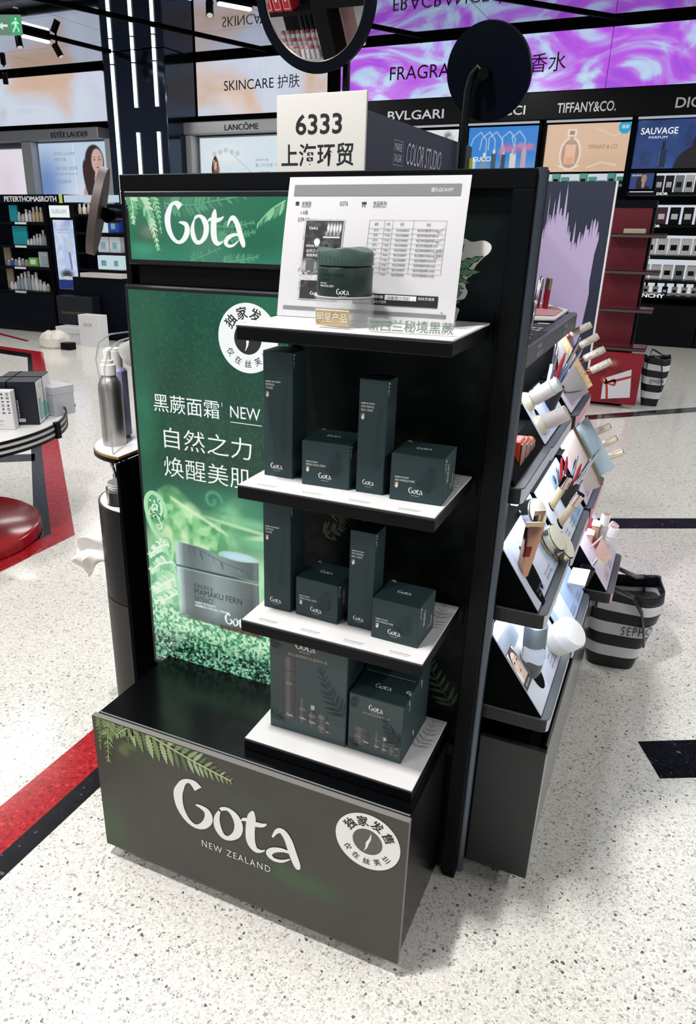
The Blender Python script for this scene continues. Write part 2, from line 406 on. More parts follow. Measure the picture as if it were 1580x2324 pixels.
FRAG = screen('fragrance screen', [(.33, '#a855e6'), (.43, '#c060ec'), (.50, '#bf92f0'), (.55, '#bccdf6'), (.66, '#cbe6f8'), (.76, '#b586ee')], 1.05, .9, 2.2, (1, 1, 1.7), 4.2)
# ================================================================== the room
fl = struct(obj('floor', MB().box(-14, -9, -.05, 10, 9.3, 0), FLOOR))
def inlay(name, poly, m): obj(name, MB().prism(poly, Frame((0, 0, 0), (1, 0, 0), (0, 1, 0)), 0, .0006), m, fl)
inlay('red_floor_stripe', [(-.312, -3), (-.203, -3), (-.203, .46), (-.312, .46)], FRED)
inlay('black_floor_stripe', [(-.203, -3), (-.152, -3), (-.152, .46), (-.203, .46)], FBLK)
inlay('red_floor_stripe', [(-1.266, 1.33), (-4.83, 4.90), (-7.5, 5.18), (-7.5, 5.06), (-4.86, 4.77), (-1.362, 1.292), (-1.362, -.6), (-1.266, -.6)], FRED)
inlay('black_floor_stripe', [(-1.362, 1.292), (-4.86, 4.77), (-7.5, 5.06), (-7.5, 4.90), (-4.72, 4.58), (-1.43, 1.265), (-1.43, -.6), (-1.362, -.6)], FBLK)
inlay('black_floor_stripe', [(-2.29, 2.16), (-3.6, 1.20), (-3.5, 1.10), (-2.19, 2.055)], FBLK)
inlay('black_floor_stripe', [(.63, 2.525), (.63, 2.385), (2.6, 3.40), (2.6, 3.54)], FBLK)
inlay('black_floor_stripe', [(.40, 4.66), (.42, 4.52), (2.6, 6.55), (2.6, 6.75)], FBLK)
inlay('black_floor_stripe', [(.982, .906), (1.04, .777), (1.6, 1.08), (1.6, 1.25)], FBLK)
inlay('red_floor_stripe', [(-6.4, 5.75), (-6.4, 5.69), (-5.5, 5.35), (-5.5, 5.41)], FRED)
ce = struct(obj('ceiling', MB().box(-14, -9, 3.245, 10, 9.3, 3.30), BLKM))
pm = None
for ix in range(8):
    for iy in range(5):
        x0 = -12+ix*2.1+.0; y0 = 9.05-(iy+1)*1.25
        if pm is None: pm = obj('ceiling_panel', MB().box(x0, y0, 3.222, x0+2.094, y0+1.244, 3.242), CEILM, ce); p0 = (x0, y0)
        else:
            q = pm.copy(); LINKS.append(q); q.location = (x0-p0[0], y0-p0[1], 0)
obj('ceiling_panel', MB().box(-14, -9, 3.222, 10, 2.795, 3.242), CEILM, ce)
wb = struct(obj('wall_back', MB().box(-14, 9.05, 0, 10, 9.3, 3.222), NAVY))
obj('wall_band', MB().box(-12, 8.98, 3.165, 10, 9.05, 3.222), BLKM, wb)
obj('wall_band', MB().box(-12, 8.98, 2.43, -3.44, 9.05, 2.535), BLKM, wb)
obj('wall_band', MB().box(-3.60, 8.98, 2.43, -3.44, 9.05, 3.17), BLKM, wb)
obj('wall_band', MB().box(-5.70, 8.98, 2.43, -5.54, 9.05, 3.17), BLKM, wb)
# display screens above the wall bays
def screens(label, xs, z0, z1, m, word, wx, wz, wh, group=None):
    t = thing('wall_screen', label, 'screen', ((xs[0]+xs[-1])/2, 9.04, z0))
    for x0, x1 in zip(xs, xs[1:]): obj('display_panel', MB().box(x0+.006, 8.985, z0, x1-.006, 9.045, z1, .002), m, t)
    if word: obj('lettering', txt(MB(), word, front(8.985), wx, wz, h=wh, d=.002), LETK, t)
screens('wide wall screen of drifting cream and lavender shapes, left of the lit pillar', [-11.4, -10.26, -9.2, -8.12, -7.11], 2.54, 3.16, SKIN, None, 0, 0, 0)
screens('cream and white wall screen reading SKINCARE, right of the lit pillar', [-5.53, -4.505, -3.58], 2.53, 3.16, SKIN, 'SKINCARE 护肤', -5.10, 2.80, .15)
screens('purple and pale blue marbled wall screen reading FRAGRANCE', [-3.43, -2.41, -.30, 1.80, 3.9], 2.585, 3.165, FRAG, 'FRAGRANCE 美妆 香水', -2.78, 2.79, .185)
# header bands with shop names
hb = struct(obj('trim_1', MB().box(-3.44, 8.66, 2.285, 4.5, 9.05, 2.56, .01), BLK))
for wd, x0, x1, h in (('BVLGARI', -2.66, -1.98, .095), ('GUCCI', -1.52, -1.06, .09), ('TIFFANY&CO.', -.72, -.12, .095), ('DIOR', .45, .80, .095)):
    obj('lettering', txt(MB(), wd, front(8.66), x0, 2.345, w=x1-x0, h=h, bold=.012, d=.012, thick=.012), mat('silver letters', '#dfe3ea', rough=.3, metal=.2, emit=0), hb)
for x0, x1, wd, lx0, lx1, n in ((-9.6, -7.0, 'ESTĒE LAUDER', -7.85, -7.17, 2), (-5.66, -3.62, 'LANCÔME', -4.91, -4.41, 3)):
    hb2 = struct(obj('trim_%d' % n, MB().box(x0, 8.66, 2.285, x1, 9.05, 2.43, .01), mat('silver header', '#b9babd', rough=.35, metal=.4)))
    obj('lettering', txt(MB(), wd, front(8.66), lx0, 2.315, w=lx1-lx0, h=.085, d=.006, thick=.006), LETK, hb2)
# mirror-dark pillar with light tubes
PIL = mat('dark mirror steel', '#3a4252', rough=.10, metal=.9)
pil = struct(obj('column_1', MB().box(-6.52, 8.30, 0, -5.55, 9.05, 3.222, .01), PIL))
LED = mat('led tube', '#f4faee', emit=2.2)
LTL = 'light tubes on the pillar'
for x, segs in ((-6.36, ((.9, 3.07), (3.09, 3.215))), (-6.02, ((1.25, 2.29), (2.58, 3.07), (3.09, 3.215))), (-5.69, ((1.25, 2.29), (2.58, 3.07), (3.09, 3.215)))):
    for z0, z1 in segs: obj('light_tube', MB().cyl((x, 8.287, z0), (x, 8.287, z1), .024, n=10), LED, pil, True)
# wall bays: black back, posts, ad light box, shelves
ADM = printmat('lit advert', .85)
SHLIT = mat('lit white shelf back', '#e4ecf6', emit=.75)
def ad(parent, name, pic, y, fr_m=BLKM, m=None):
    u0, u1, v0, v1 = pic.b
    bx = obj(name, MB().box(u0-.02, y, v0-.02, u1+.02, y+.05, v1+.02, .004), fr_m, parent)
    pic.build('print', front(y), m or ADM, bx, .002); return bx
def lady(P, u, v, s, hair, skin, dark='#3a1f1c', cloth=None):
    """painted head and shoulders; u, v = face centre, s = face half height"""
    if cloth: P.ell(u+.1*s, v-2.9*s, 1.9*s, 1.5*s, cloth, soft=.08)
    P.ell(u-.2*s, v-.05*s, 1.1*s, 1.4*s, hair, soft=.1).ell(u-.95*s, v-1.7*s, .6*s, 1.9*s, hair, 1, .12, .2)
    P.ell(u+.1*s, v-1.35*s, .38*s, .8*s, skin, soft=.15).ell(u+.12*s, v, .66*s, s, skin, soft=.1)
    P.blob(u+.5*s, v-.1*s, .25*s, .8*s, dark, .12)
    for e in (-.2, .38): P.ell(u+e*s, v+.12*s, .13*s, .06*s, '#2b1c1a', .85, .3).line([(u+(e-.17)*s, v+.30*s), (u+(e+.14)*s, v+.33*s)], .04*s, '#3a2620', .7)
    P.line([(u+.12*s, v+.1*s), (u+.17*s, v-.25*s), (u+.06*s, v-.3*s)], .035*s, '#a06f5e', .6).ell(u+.12*s, v-.52*s, .19*s, .075*s, '#b04a4c', .9, .3)
def bay(x0, x1, label, top, shelf_z, lit=False, back=NAVY):
    t = thing('wall_bay', label, 'shelving', ((x0+x1)/2, 8.9, 0))
    obj('back_panel', MB().box(x0, 9.0, 0, x1, 9.045, 2.28), back, t)
    for x in (x0, x1-.03): obj('side_post', MB().box(x, 8.70, 0, x+.03, 9.0, 2.28), BLKM, t)
    obj('base_cabinet', MB().box(x0, 8.55, .0, x1, 9.0, .44, .01), BLK, t)
    for z in shelf_z:
        sh = obj('shelf', MB().box(x0+.03, 8.62, z-.03, x1-.03, 9.0, z, .004), BLK, t)
        if lit: obj('lit_back', MB().box(x0+.035, 8.985, z+.005, x1-.035, 8.998, z+.2), SHLIT, sh)
    if top: obj('light_strip', MB().box(x0+.03, 8.68, 2.262, x1-.03, 8.70, 2.282), mat('soft light strip', '#dfe6f2', emit=.5), t)
    return t
t = bay(-2.63, -1.77, 'wall bay headed BVLGARI, mostly hidden behind the number card', True, [1.6])
P = Pic(-2.56, -1.82, 1.72, 2.24, 60, '#e6eef2'); P.blob(-1.95, 2.17, .05, .05, '#3a4048', .8, 2).rect(-1.95, -1.87, 2.10, 2.17, '#c9cdd0'); ad(t, 'light_box', P, 8.78)
t = bay(-1.74, -.87, 'wall bay headed GUCCI with a blue and pink perfume advert', True, [1.66])
P = Pic(-1.70, -.905, 1.72, 2.25, 150, '#2f86d8'); P.grad(1.95, 1.75, '#8fb6dc', .6)
for i, x in enumerate((-1.58, -1.48, -1.40, -1.25, -1.14)): P.line([(x-.10+.02*i, 2.02), (x-.06, 2.14), (x+.02, 2.20), (x+.09, 2.12), (x+.10, 1.85)], .008, '#cfe3f2', .6)
for i, (x, w_, h_, cc) in enumerate(((-1.62, .05, .12, '#c9d2d8'), (-1.50, .06, .17, '#7f95a0'), (-1.39, .055, .2, '#37505c'), (-1.28, .05, .19, '#2c4450'), (-1.17, .07, .2, '#d9ded8'), (-1.05, .055, .22, '#c9a6b8'))):
    P.rect(x-w_/2, x+w_/2, 1.78, 1.78+h_, cc, .95).rect(x-w_/4, x+w_/4, 1.78+h_, 1.82+h_, '#e8e6e0', .9)
for i in range(16): P.blob(-1.30+.028*i+random.uniform(-.02, .02), 2.02+random.uniform(-.04, .05), .035, .03, random.choice(['#c77aa6', '#9a6fc0', '#d58aa0', '#6a7fd0']), .8, 2)
P.rect(-1.70, -.905, 1.72, 1.775, '#b9cfe8', .8); g = ad(t, 'light_box', P, 8.78)
obj('lettering', txt(MB(), 'GUCCI', front(8.78), -1.63, 1.90, h=.05, bold=.01, d=.004), LIT, g)
t = bay(-.85, .085, 'wall bay headed TIFFANY & CO. with a peach perfume advert', True, [1.62], True)
P = Pic(-.825, .06, 1.78, 2.25, 170, '#e2c1a4'); P.blob(-.2, 1.85, .35, .12, '#d9b294', .7).line([(-.05, 1.84), (-.2, 1.87), (-.35, 1.82)], .012, '#f2dcc8', .7).line([(.02, 2.2), (-.1, 2.12), (-.3, 2.2)], .012, '#efd9c4', .5)
P.ell(-.545, 1.96, .115, .165, '#f3e4d6', 1, .05).ell(-.545, 1.955, .095, .15, '#b58f78', .9, .1).rect(-.60, -.49, 1.86, 2.05, '#efc2a6').rect(-.585, -.505, 1.86, 1.93, '#e6a87e', .8).rect(-.565, -.525, 2.08, 2.15, '#caa68f').rect(-.595, -.50, 2.13, 2.20, '#f3e6da').rect(-.575, -.52, 2.145, 2.185, '#a98973').line([(-.65, 1.84), (-.545, 1.805), (-.44, 1.84)], .01, '#f6ebe0', .8)
P.ell(-.01, 2.205, .065, .065, '#1fa4d4', 1, .06); g = ad(t, 'light_box', P, 8.78)
obj('lettering', txt(MB(), 'TIFFANY & CO.', front(8.78), -.36, 2.00, w=.31, h=.042, d=.004), mat('lit brown print', '#b0896c', emit=.6), g)
obj('lettering', txt(MB(), '独家', front(8.78), -.045, 2.19, h=.036, d=.004), LIT, g)
t = bay(.085, 1.06, 'wall bay of dark perfume shelves under a blue SAUVAGE advert', True, [1.565, 1.25, .94, .69, .53], True)
P = Pic(.115, 1.04, 1.80, 2.26, 190, '#22407c'); P.noise(5, 3, .45, .75, '#5a7fb8', .8, 4, (P.V > 2.02)*.9).grad(1.95, 1.80, '#3a62b0', .5).noise(9, 8, .5, .8, '#16284f', .7)
P.ell(.85, 1.80, .33, .24, '#12141c', soft=.06); lady(P, .84, 2.10, .10, '#1a1412', '#a9897a', cloth=None)
P.blob(.84, 2.0, .06, .04, '#2a1d18', .7, 2).rect(.36, .44, 1.81, 1.98, '#14243f').rect(.385, .415, 1.98, 2.06, '#0c111c').rect(.365, .38, 1.82, 1.97, '#3d6aa6', .7)
g = ad(t, 'light_box', P, 8.78)
obj('lettering', txt(txt(MB(), 'SAUVAGE', front(8.78), .155, 2.125, w=.36, h=.062, bold=.008, d=.004), 'PARFUM', front(8.78), .24, 2.085, w=.18, h=.022, d=.004), LIT, g)
P = Pic(.125, .36, 1.60, 1.755, 60, '#27407c'); lady(P, .26, 1.70, .042, '#191310', '#a98a7a', cloth='#14161c'); g2 = ad(t, 'small_light_box', P, 8.74)
obj('lettering', txt(MB(), 'SAUVAGE', front(8.74), .14, 1.725, w=.1, h=.018, d=.004), LIT, g2)
obj('lettering', txt(MB(), 'GIVENCHY', front(8.62), .28, .535-.03, w=.40, h=.042, bold=.02, d=.003), LIT, t)
for z, x in ((1.565, .42), (1.25, .40), (.94, .36), (.69, .33)): obj('lettering', txt(MB(), 'DIOR', front(8.62), x, z-.028, w=.11, h=.026, bold=.03, d=.003), LIT, t)
t = bay(1.06, 2.0, 'dark wall bay at the far right edge', True, [1.565, 1.25, .94, .69, .53], True)
# perfumes on the right wall shelves
PB = {'dark': mat('dark perfume glass', '#10131a', rough=.12), 'white': mat('white carton', '#e2e2e0', rough=.5), 'grey': mat('grey carton', '#8f9296', rough=.5), 'amber': mat('pale amber glass', '#d8c8a8', rough=.15), 'navy': mat('navy carton', '#1a2448', rough=.4),
      'teal': mat('teal carton', '#6fc4b8', rough=.45), 'clear': mat('pale glass', '#cfd8dc', rough=.12), 'plum': mat('plum carton', '#4a2438', rough=.5), 'cream': mat('cream carton', '#d9cfb9', rough=.5)}
def flask(x, y, z, w, h, kind, label, group, cap=True, d=None):
    d = d or w*.6; t = thing('perfume_bottle' if cap else 'perfume_carton', label, 'perfume', (x, y, z), group)
    hb_ = h*.66 if cap else h
    obj('body', MB().box(x-w/2, y-d/2, z, x+w/2, y+d/2, z+hb_, .004), PB[kind], t)
    if cap: obj('cap', MB().box(x-w*.22, y-w*.22, z+hb_, x+w*.22, y+w*.22, z+h, .003), PB['dark'] if kind != 'dark' else CHR, t)
    obj('label_patch', MB().box(x-w*.3, y-d/2-.002, z+hb_*.3, x+w*.3, y-d/2-.0002, z+hb_*.62), PB['white'] if kind in ('dark', 'navy', 'plum') else PB['dark'], t)
for i in range(6): flask(.42+.098*i, 8.80, 1.567, .085, .165, ('dark', 'dark', 'grey', 'white', 'dark', 'grey')[i], ORD[i]+' perfume carton on the top shelf right of the small blue screen', 'perfumes on the top right wall shelf', False)
for i in range(6): flask(.24+.13*i, 8.80, 1.252, .105, .17, ('navy', 'dark', 'plum', 'dark', 'dark', 'plum')[i], ORD[i]+' dark carton with white patch on the second right wall shelf', 'perfumes on the second right wall shelf', False)
for i in range(7): flask(.20+.12*i, 8.80, .942, .105, .17, 'white', ORD[i]+' white carton with black square on the third right wall shelf', 'cartons on the third right wall shelf', False)
for i in range(7): flask(.18+.12*i, 8.80, .692, .10, .15, ('grey', 'amber', 'white', 'white', 'white', 'grey', 'white')[i], ORD[i]+' perfume carton on the fourth right wall shelf', 'cartons on the fourth right wall shelf', False)
for i in range(9): flask(.18+.098*i, 8.78, .532, .06, .13, ('clear', 'clear', 'white', 'amber', 'clear', 'dark', 'clear', 'white', 'clear')[i], ORD[i]+' small perfume bottle on the lowest lit right wall shelf', 'bottles on the lowest right wall shelf')
for i in range(9): flask(-.76+.098*i, 8.80, 1.622, .085, .07+.035*((i*5) % 3), 'teal', ORD[i]+' teal box under the peach perfume advert', 'teal boxes under the peach advert', False)
# skincare bays on the left wall
SLV = mat('satin white surround', '#c4c8cc', rough=.4)
t = thing('wall_bay', 'white framed wall bay headed ESTĒE LAUDER with a portrait advert', 'shelving', (-7.9, 8.9, 0))
obj('back_panel', MB().box(-9.6, 9.0, 0, -6.53, 9.045, 2.29), SLV, t); obj('base_cabinet', MB().box(-9.6, 8.5, 0, -6.53, 9.0, .5, .01), NAVY, t)
for x in (-8.50, -6.93): obj('side_post', MB().box(x, 8.70, 1.45, x+.20, 9.0, 2.285, .01), SLV, t)
P = Pic(-8.27, -6.95, 1.55, 2.26, 170, '#c9dcf2'); P.blob(-8.2, 1.7, .35, .45, '#5f86c8', .9).blob(-7.3, 1.6, .4, .15, '#e3e6f2', .8).rect(-7.62, -7.605, 1.55, 2.26, '#f2f6fa', .7)
lady(P, -7.20, 2.01, .16, '#3b2a2c', '#d9b3ac', cloth='#c9a49c'); g = ad(t, 'light_box', P, 8.82, SLV)
m = MB()
for wd, z, w_, h_ in (('ESTĒE LAUDER', 2.10, .40, .05), ('雅诗兰黛', 2.02, .22, .05), ('全新 智妍 / 胶原霜', 1.90, .42, .05), ('Revitalizing Supreme+', 1.83, .42, .04), ('多效智妍', 1.72, .28, .05)): txt(m, wd, front(8.82), -7.98, z, w=w_, h=h_, d=.004)
obj('lettering', m, mat('lit grey print', '#8d9cb4', emit=.7), g)
P = Pic(-9.5, -8.55, 1.5, 2.2, 50, '#efe9f4'); P.blob(-9.0, 1.7, .2, .3, '#e2cfdc', .6); ad(t, 'light_box', P, 8.82, SLV)
obj('white_ledge', MB().box(-9.6, 8.45, 1.42, -6.53, 8.99, 1.455, .006), SLV, t)
LAB = t = thing('wall_bay', 'white framed wall bay headed LANCÔME with a pale blue advert', 'shelving', (-4.7, 8.9, 0))
obj('back_panel', MB().box(-5.66, 9.0, 0, -3.62, 9.045, 2.29), SLV, t); obj('base_cabinet', MB().box(-5.66, 8.5, 0, -3.62, 9.0, .5, .01), NAVY, t)
for x in (-5.66, -3.84): obj('side_post', MB().box(x, 8.70, 1.45, x+.20, 9.0, 2.285, .01), SLV, t)
P = Pic(-5.40, -3.86, 1.55, 2.25, 150, '#dfeef6'); P.blob(-5.0, 2.05, .28, .12, '#f4f8fa', .9)
for q in range(5): P.ell(-5.18+.09*q, 2.10-.02*abs(q-2), .035, .03, '#b4c6d4', .7, .3)
P.line([(-4.9, 2.05), (-4.7, 1.9), (-4.55, 1.78)], .008, '#b9c9d8', .8); g = ad(t, 'light_box', P, 8.82, SLV)
m = MB()
for wd, z, w_, h_ in (('全新升级', 1.96, .20, .03), ('第二代 抗老 / 极光水', 1.89, .46, .045), ('小黑瓶', 1.80, .22, .04)): txt(m, wd, front(8.82), -4.55, z, w=w_, h=h_, d=.004)
obj('lettering', m, MC['lit grey print'], g)
t = thing('serum_bottle', 'rose gold serum bottle with black base on the ledge under LANCÔME', 'bottle', (-5.03, 8.6, 1.76))
obj('shell', MB().lathe((-5.03, 8.6, 1.80), (-5.03, 8.6, 2.02), [(0, 0), (.05, 0), (.055, .3), (.04, .7), (.015, .95), (0, 1)], 16), ROSE, t, True)
obj('stand', MB().lathe((-5.03, 8.6, 1.76), (-5.03, 8.6, 1.80), [(0, 0), (.11, 0), (.09, .6), (.05, 1), (0, 1)], 16), BLKM, t, True)
obj('white_ledge', MB().box(-5.66, 8.45, 1.725, -3.62, 8.80, 1.76, .006), SLV, LAB)
# ------------------------------------------------------------------ ceiling fittings
def rail(p0, p1, label, spots=(), bars=()):
    t = thing('track_rail', label, 'ceiling track', p0); p0 = Vector(p0); p1 = Vector(p1)
    d = (p1-p0); L = d.length; d.normalize(); n = Vector((-d.y, d.x, 0))
    def bar(mb, A, B, wd, z0, z1): return mb.add([p0+d*s_+n*(wd*k)+Vector((0, 0, z)) for s_ in (A, B) for k in (-.5, .5) for z in (z0, z1)], [(0, 1, 3, 2), (4, 6, 7, 5), (0, 4, 5, 1), (2, 3, 7, 6), (0, 2, 6, 4), (1, 5, 7, 3)])
    obj('rail', bar(MB(), 0, L, .032, 0, .022), BLKM, t)
    return p0, d, n, bar
def spot(p, aim, label):
    t = thing('track_spotlight', label, 'spotlight', p); p = Vector(p); a_ = Vector(aim).normalized()
    obj('stem', MB().cyl(p, p-Vector((0, 0, .07)), .012, n=8), BLKM, t)
    q = p-Vector((0, 0, .09)); b_ = obj('housing', MB().cyl(q-a_*.06, q+a_*.08, .038, n=16), BLK, t, True)
    obj('lens', MB().cyl(q+a_*.078, q+a_*.083, .03, n=14), mat('spot lens', '#f2f2ea', emit=.6), t)
def ledbar(bp, A, B, z, label):
    p0, d, n, bar = bp; s = p0+d*A; t = thing('linear_lamp', label, 'lamp', s)
    obj('housing', bar(MB(), A, B, .05, -.026, -.001), BLK, t); obj('diffuser', bar(MB(), A+.01, B-.01, .045, -.052, -.026), LED, t)
b1 = rail((-6.62, 6.0, 3.199), (-6.28, 8.97, 3.199), 'black ceiling track above the left wall screen')
ledbar(b1, .55, 1.30, 0, 'white linear lamp hanging under the far left ceiling track')
b2 = rail((-5.60, 5.3, 3.199), (-4.42, 8.97, 3.199), 'long black ceiling track crossing in front of the lit pillar')
b3 = rail((-4.27, 5.5, 3.199), (-2.37, 8.97, 3.199), 'black ceiling track behind the big round mirror')
ledbar(b3, -.0, .95, 0, 'white linear lamp at the top edge right of the lit pillar')
ledbar(b3, 1.22, 1.6, 0, 'short white linear lamp just left of the big round mirror')
b4 = rail((-1.85, 6.9, 3.199), (-.19, 8.97, 3.199), 'black ceiling track crossing the purple screen reflection')
spot((-6.52, 6.84, 3.199), (.3, -.2, -1), 'black spotlight at the end of the far left linear lamp')
spot((-6.48, 7.42, 3.199), (.5, .2, -1), 'tilted black spotlight right of the far left linear lamp')
spot((-8.6, 8.66, 3.199), (-.2, .2, -1), 'grey spotlight at the left edge above the cream screen')
spot((-2.82, 8.20, 3.199), (.2, -.6, -.8), 'black spotlight on the track above the purple screen')
spot((-3.72, 6.48, 3.199), (.3, -.5, -1), 'black spotlight between the two short linear lamps')
spot((-3.40, 7.02, 3.199), (-.2, -.5, -1), 'black spotlight beside the short linear lamp')
es = thing('exit_sign', 'green glass exit sign with running figure and arrow, top left corner', 'sign', (-5.5, 5.72, 2.93))
fe = Frame((-5.60, 5.66, 2.93), (.93, .37, 0), (0, 0, 1))
obj('glass_panel', MB().prism([(-.35, -.055), (.21, -.055), (.21, .115), (-.35, .115)], fe, -.006, 0), mat('green glass', '#9fd8b8', rough=.1, emit=.35), es)
obj('top_rail', MB().prism([(-.36, .115), (.26, .115), (.26, .135), (-.36, .135)], fe, -.03, .02), BLKM, es)
m = MB(); m.flat([[(-.02, .02), (.02, .055), (.02, .035), (.07, .035), (.07, .015), (.02, .015), (.02, -.01)]], fe, .001)
obj('arrow', m, mat('lit green', '#d8fbe4', emit=.9), es)
m = MB(); m.flat([[(.10, -.045), (.20, -.045), (.20, .10), (.10, .10)]], fe, .001); obj('figure_field', m, mat('lit deep green', '#39b878', emit=.8), es)
m = MB(); m.flat([disc(.155, .08, .011, 12), [(.135, .06), (.165, .065), (.16, .02), (.14, .02)], [(.14, .02), (.155, .02), (.125, -.03), (.112, -.025)], [(.15, .02), (.162, .02), (.185, -.01), (.175, -.03), (.168, -.028), (.172, -.01)], [(.135, .06), (.112, .045), (.117, .03), (.138, .048)], [(.16, .062), (.185, .045), (.182, .034), (.16, .046)]], fe, .002)
obj('running_figure', m, MC['lit green'], es)
# ================================================================== the endcap display
T = thing('endcap_display', 'tall black endcap display with printed dark base, centre of the photo', 'display stand', (.318, .15, 0))
bpn = obj('back_panel', MB().box(-.037, .272, .02, .673, .298, 1.303, .002), BLK, T)
for nm, q in (('top_rail', (-.037, .256, 1.277, .673, .272, 1.303)), ('left_stile', (-.037, .256, .02, -.026, .272, 1.277)), ('right_stile', (.643, .256, .02, .673, .272, 1.277)), ('cross_band', (-.010, .258, 1.124, .300, .272, 1.158)), ('lower_band', (-.026, .258, .30, .643, .272, .326))):
    obj(nm, MB().box(*q, .0012), BLK, bpn)
P = Pic(.302, .642, .327, 1.276, 60, '#12181a'); P.grad(1.05, .75, '#060a0a', 1.).grad(.6, .35, '#0e1713', 1.).noise(9, 5, .5, .85, '#24302c', .5)
PRB = printmat('dark board print', 0, rough=.35, spec=.12)
bd = P.build('backboard_print', front(.2715), PRB, bpn, 0)
m = MB()
for pts, n, L in (([(.37, .74), (.41, .755), (.45, .785)], 12, .035), ([(.63, .40), (.59, .46), (.57, .52)], 10, .04), ([(.36, .70), (.40, .72)], 8, .03)):
    obj('fern_print', MB().flat(frond(pts, n, L, .005), front(.2715), .0006), mat('dim fern print', '#33482e', rough=.4), bpn)
obj('corner_rail', MB().lathe((.677, .270, .02), (.677, .270, 1.304), [(0, 0), (.0085, 0), (.0085, 1), (0, 1)], 16), RAIL, T, True)
obj('side_post', MB().box(.668, .278, .03, .683, .300, 1.303, .002), BLK, T)
obj('foot', MB().box(.648, .258, 0, .672, .285, .05, .002), BLK, T)
obj('foot', MB().box(-.036, .258, 0, -.012, .285, .05, .002), BLK, T)
for z in (1.10, .86, .62, .38): obj('bracket_slot', MB().box(.636, .2545, z-.035, .6385, .2562, z+.012), BLKM, T)

bs = obj('base_cabinet', MB().box(.004, .013, .036, .636, .2555, .346, .001).box(.003, .0125, .346, .637, .2558, .3525, .0015), BLKG, T)
obj('edge_trim', MB().box(.004, .0155, .3525, .636, .0175, .3545), mat('grey edge trim', '#8d9094', rough=.4), bs)
obj('plinth', MB().box(.03, .05, 0, .61, .24, .036), BLKM, T)
PRF = printmat('base print', 0, rough=.42, spec=.4)
P = Pic(.0, .64, .033, .3535, 210, '#45433f')
P.blob(.09, .30, .05, .03, '#42553a', .8).blob(.02, .07, .035, .07, '#3c5a36', .8).blob(.33, .27, .05, .022, '#45553d', .6).blob(.45, .135, .07, .022, '#3d5c38', .8).blob(.40, .15, .03, .02, '#3f5e3a', .6).blob(.19, .25, .05, .02, '#46523e', .5).noise(7, 4, .5, .9, '#3b3a37', .5)
P.blob(.07, .295, .012, .012, '#6f8458', .6, 2).blob(.085, .31, .018, .008, '#6f8458', .5, 2)
fp = P.build('front_panel_print', front(-.0002), PRF, T, 0)
obj('front_panel', MB().box(0, 0, .032, .64, .0115, .3545, .0004), mat('base panel edge', '#7d7b78', rough=.45), T)
FG = [mat('fern green %d' % i, cc, rough=.5) for i, cc in enumerate(('#5a7048', '#78905c', '#90a673', '#abbb8e'))]
rnd = random.Random(3)
def bifrond(mats, fr, spine, n, L, W, teeth, parent, d=.0006, lean=1.05, taper=.72, sides=(1, -1)):
    s = catmull([(x, y, 0) for x, y in spine], 14); groups = [MB() for _ in mats]
    for k in range(n):
        t = (k+.4)/n; i = int(t*(len(s)-1)); p = s[i][:2]; dd = s[min(i+1, len(s)-1)][:2]-s[max(i-1, 0)][:2]; A = math.atan2(dd[1], dd[0])
        f = max(.14, 1-t*taper)*(1 if t > .2 else .7+1.5*t)
        for sd in sides:
            an = A+sd*(lean-.3*t+rnd.uniform(-.08, .08)); q = rnd.randrange(len(mats)); Lf = L*f*rnd.uniform(.92, 1.05)
            groups[q].flat([leaflet(p, an, Lf, W*f, teeth)], fr, d+.00012*(k % 3))
            groups[min(q+1, len(mats)-1)].flat([[(p[0]+math.cos(an)*Lf*.08-math.sin(an)*W*f*.05, p[1]+math.sin(an)*Lf*.08+math.cos(an)*W*f*.05), (p[0]+math.cos(an)*Lf*.9, p[1]+math.sin(an)*Lf*.9), (p[0]+math.cos(an)*Lf*.08+math.sin(an)*W*f*.12, p[1]+math.sin(an)*Lf*.08-math.cos(an)*W*f*.12)]], fr, d+.0005)
    groups[-1].flat(ribbon([(q[0], q[1], W*.4*(1-.75*i/len(s))) for i, q in enumerate(s[::4])]), fr, d+.0006)
    for g_, mm in zip(groups, mats):
        if g_.v: obj('fern_print', g_, mm, parent)
def clipz(fr, zmax, zmin=-9):
    def f(u, v, d=0): return fr(u, max(zmin, min(v, zmax)), d)
    return f
fb = clipz(front(-.0004), .3532)
bifrond(FG, fb, [(.075, .366), (.14, .353), (.21, .334), (.265, .322), (.311, .3135)], 19, .070, .0125, 8, fp, lean=1.2, taper=.86)
bifrond(FG[:3], fb, [(.045, .366), (.036, .32), (.031, .255)], 12, .034, .0075, 5, fp, lean=.9)
bifrond(FG[:2], fb, [(.02, .36), (.018, .32), (.014, .28)], 9, .022, .006, 4, fp, lean=.8)
bifrond(FG[1:], fb, [(.10, .364), (.075, .345), (.055, .325)], 9, .03, .0075, 4, fp)
obj('logo_lettering', gota(MB(), front(-.0006), .183, .164, .266, .0006), LETW, fp)
obj('lettering', txt(MB(), 'NEW ZEALAND', front(-.0006), .240, .131, w=.148, h=.0155, bold=-.006, space=1.25, d=.0006), LETW, fp)
badge(front(-.0006), .572, .286, .0575, fp, LETW, LETK, mat('sticker grey', '#5d5c59', rough=.45))
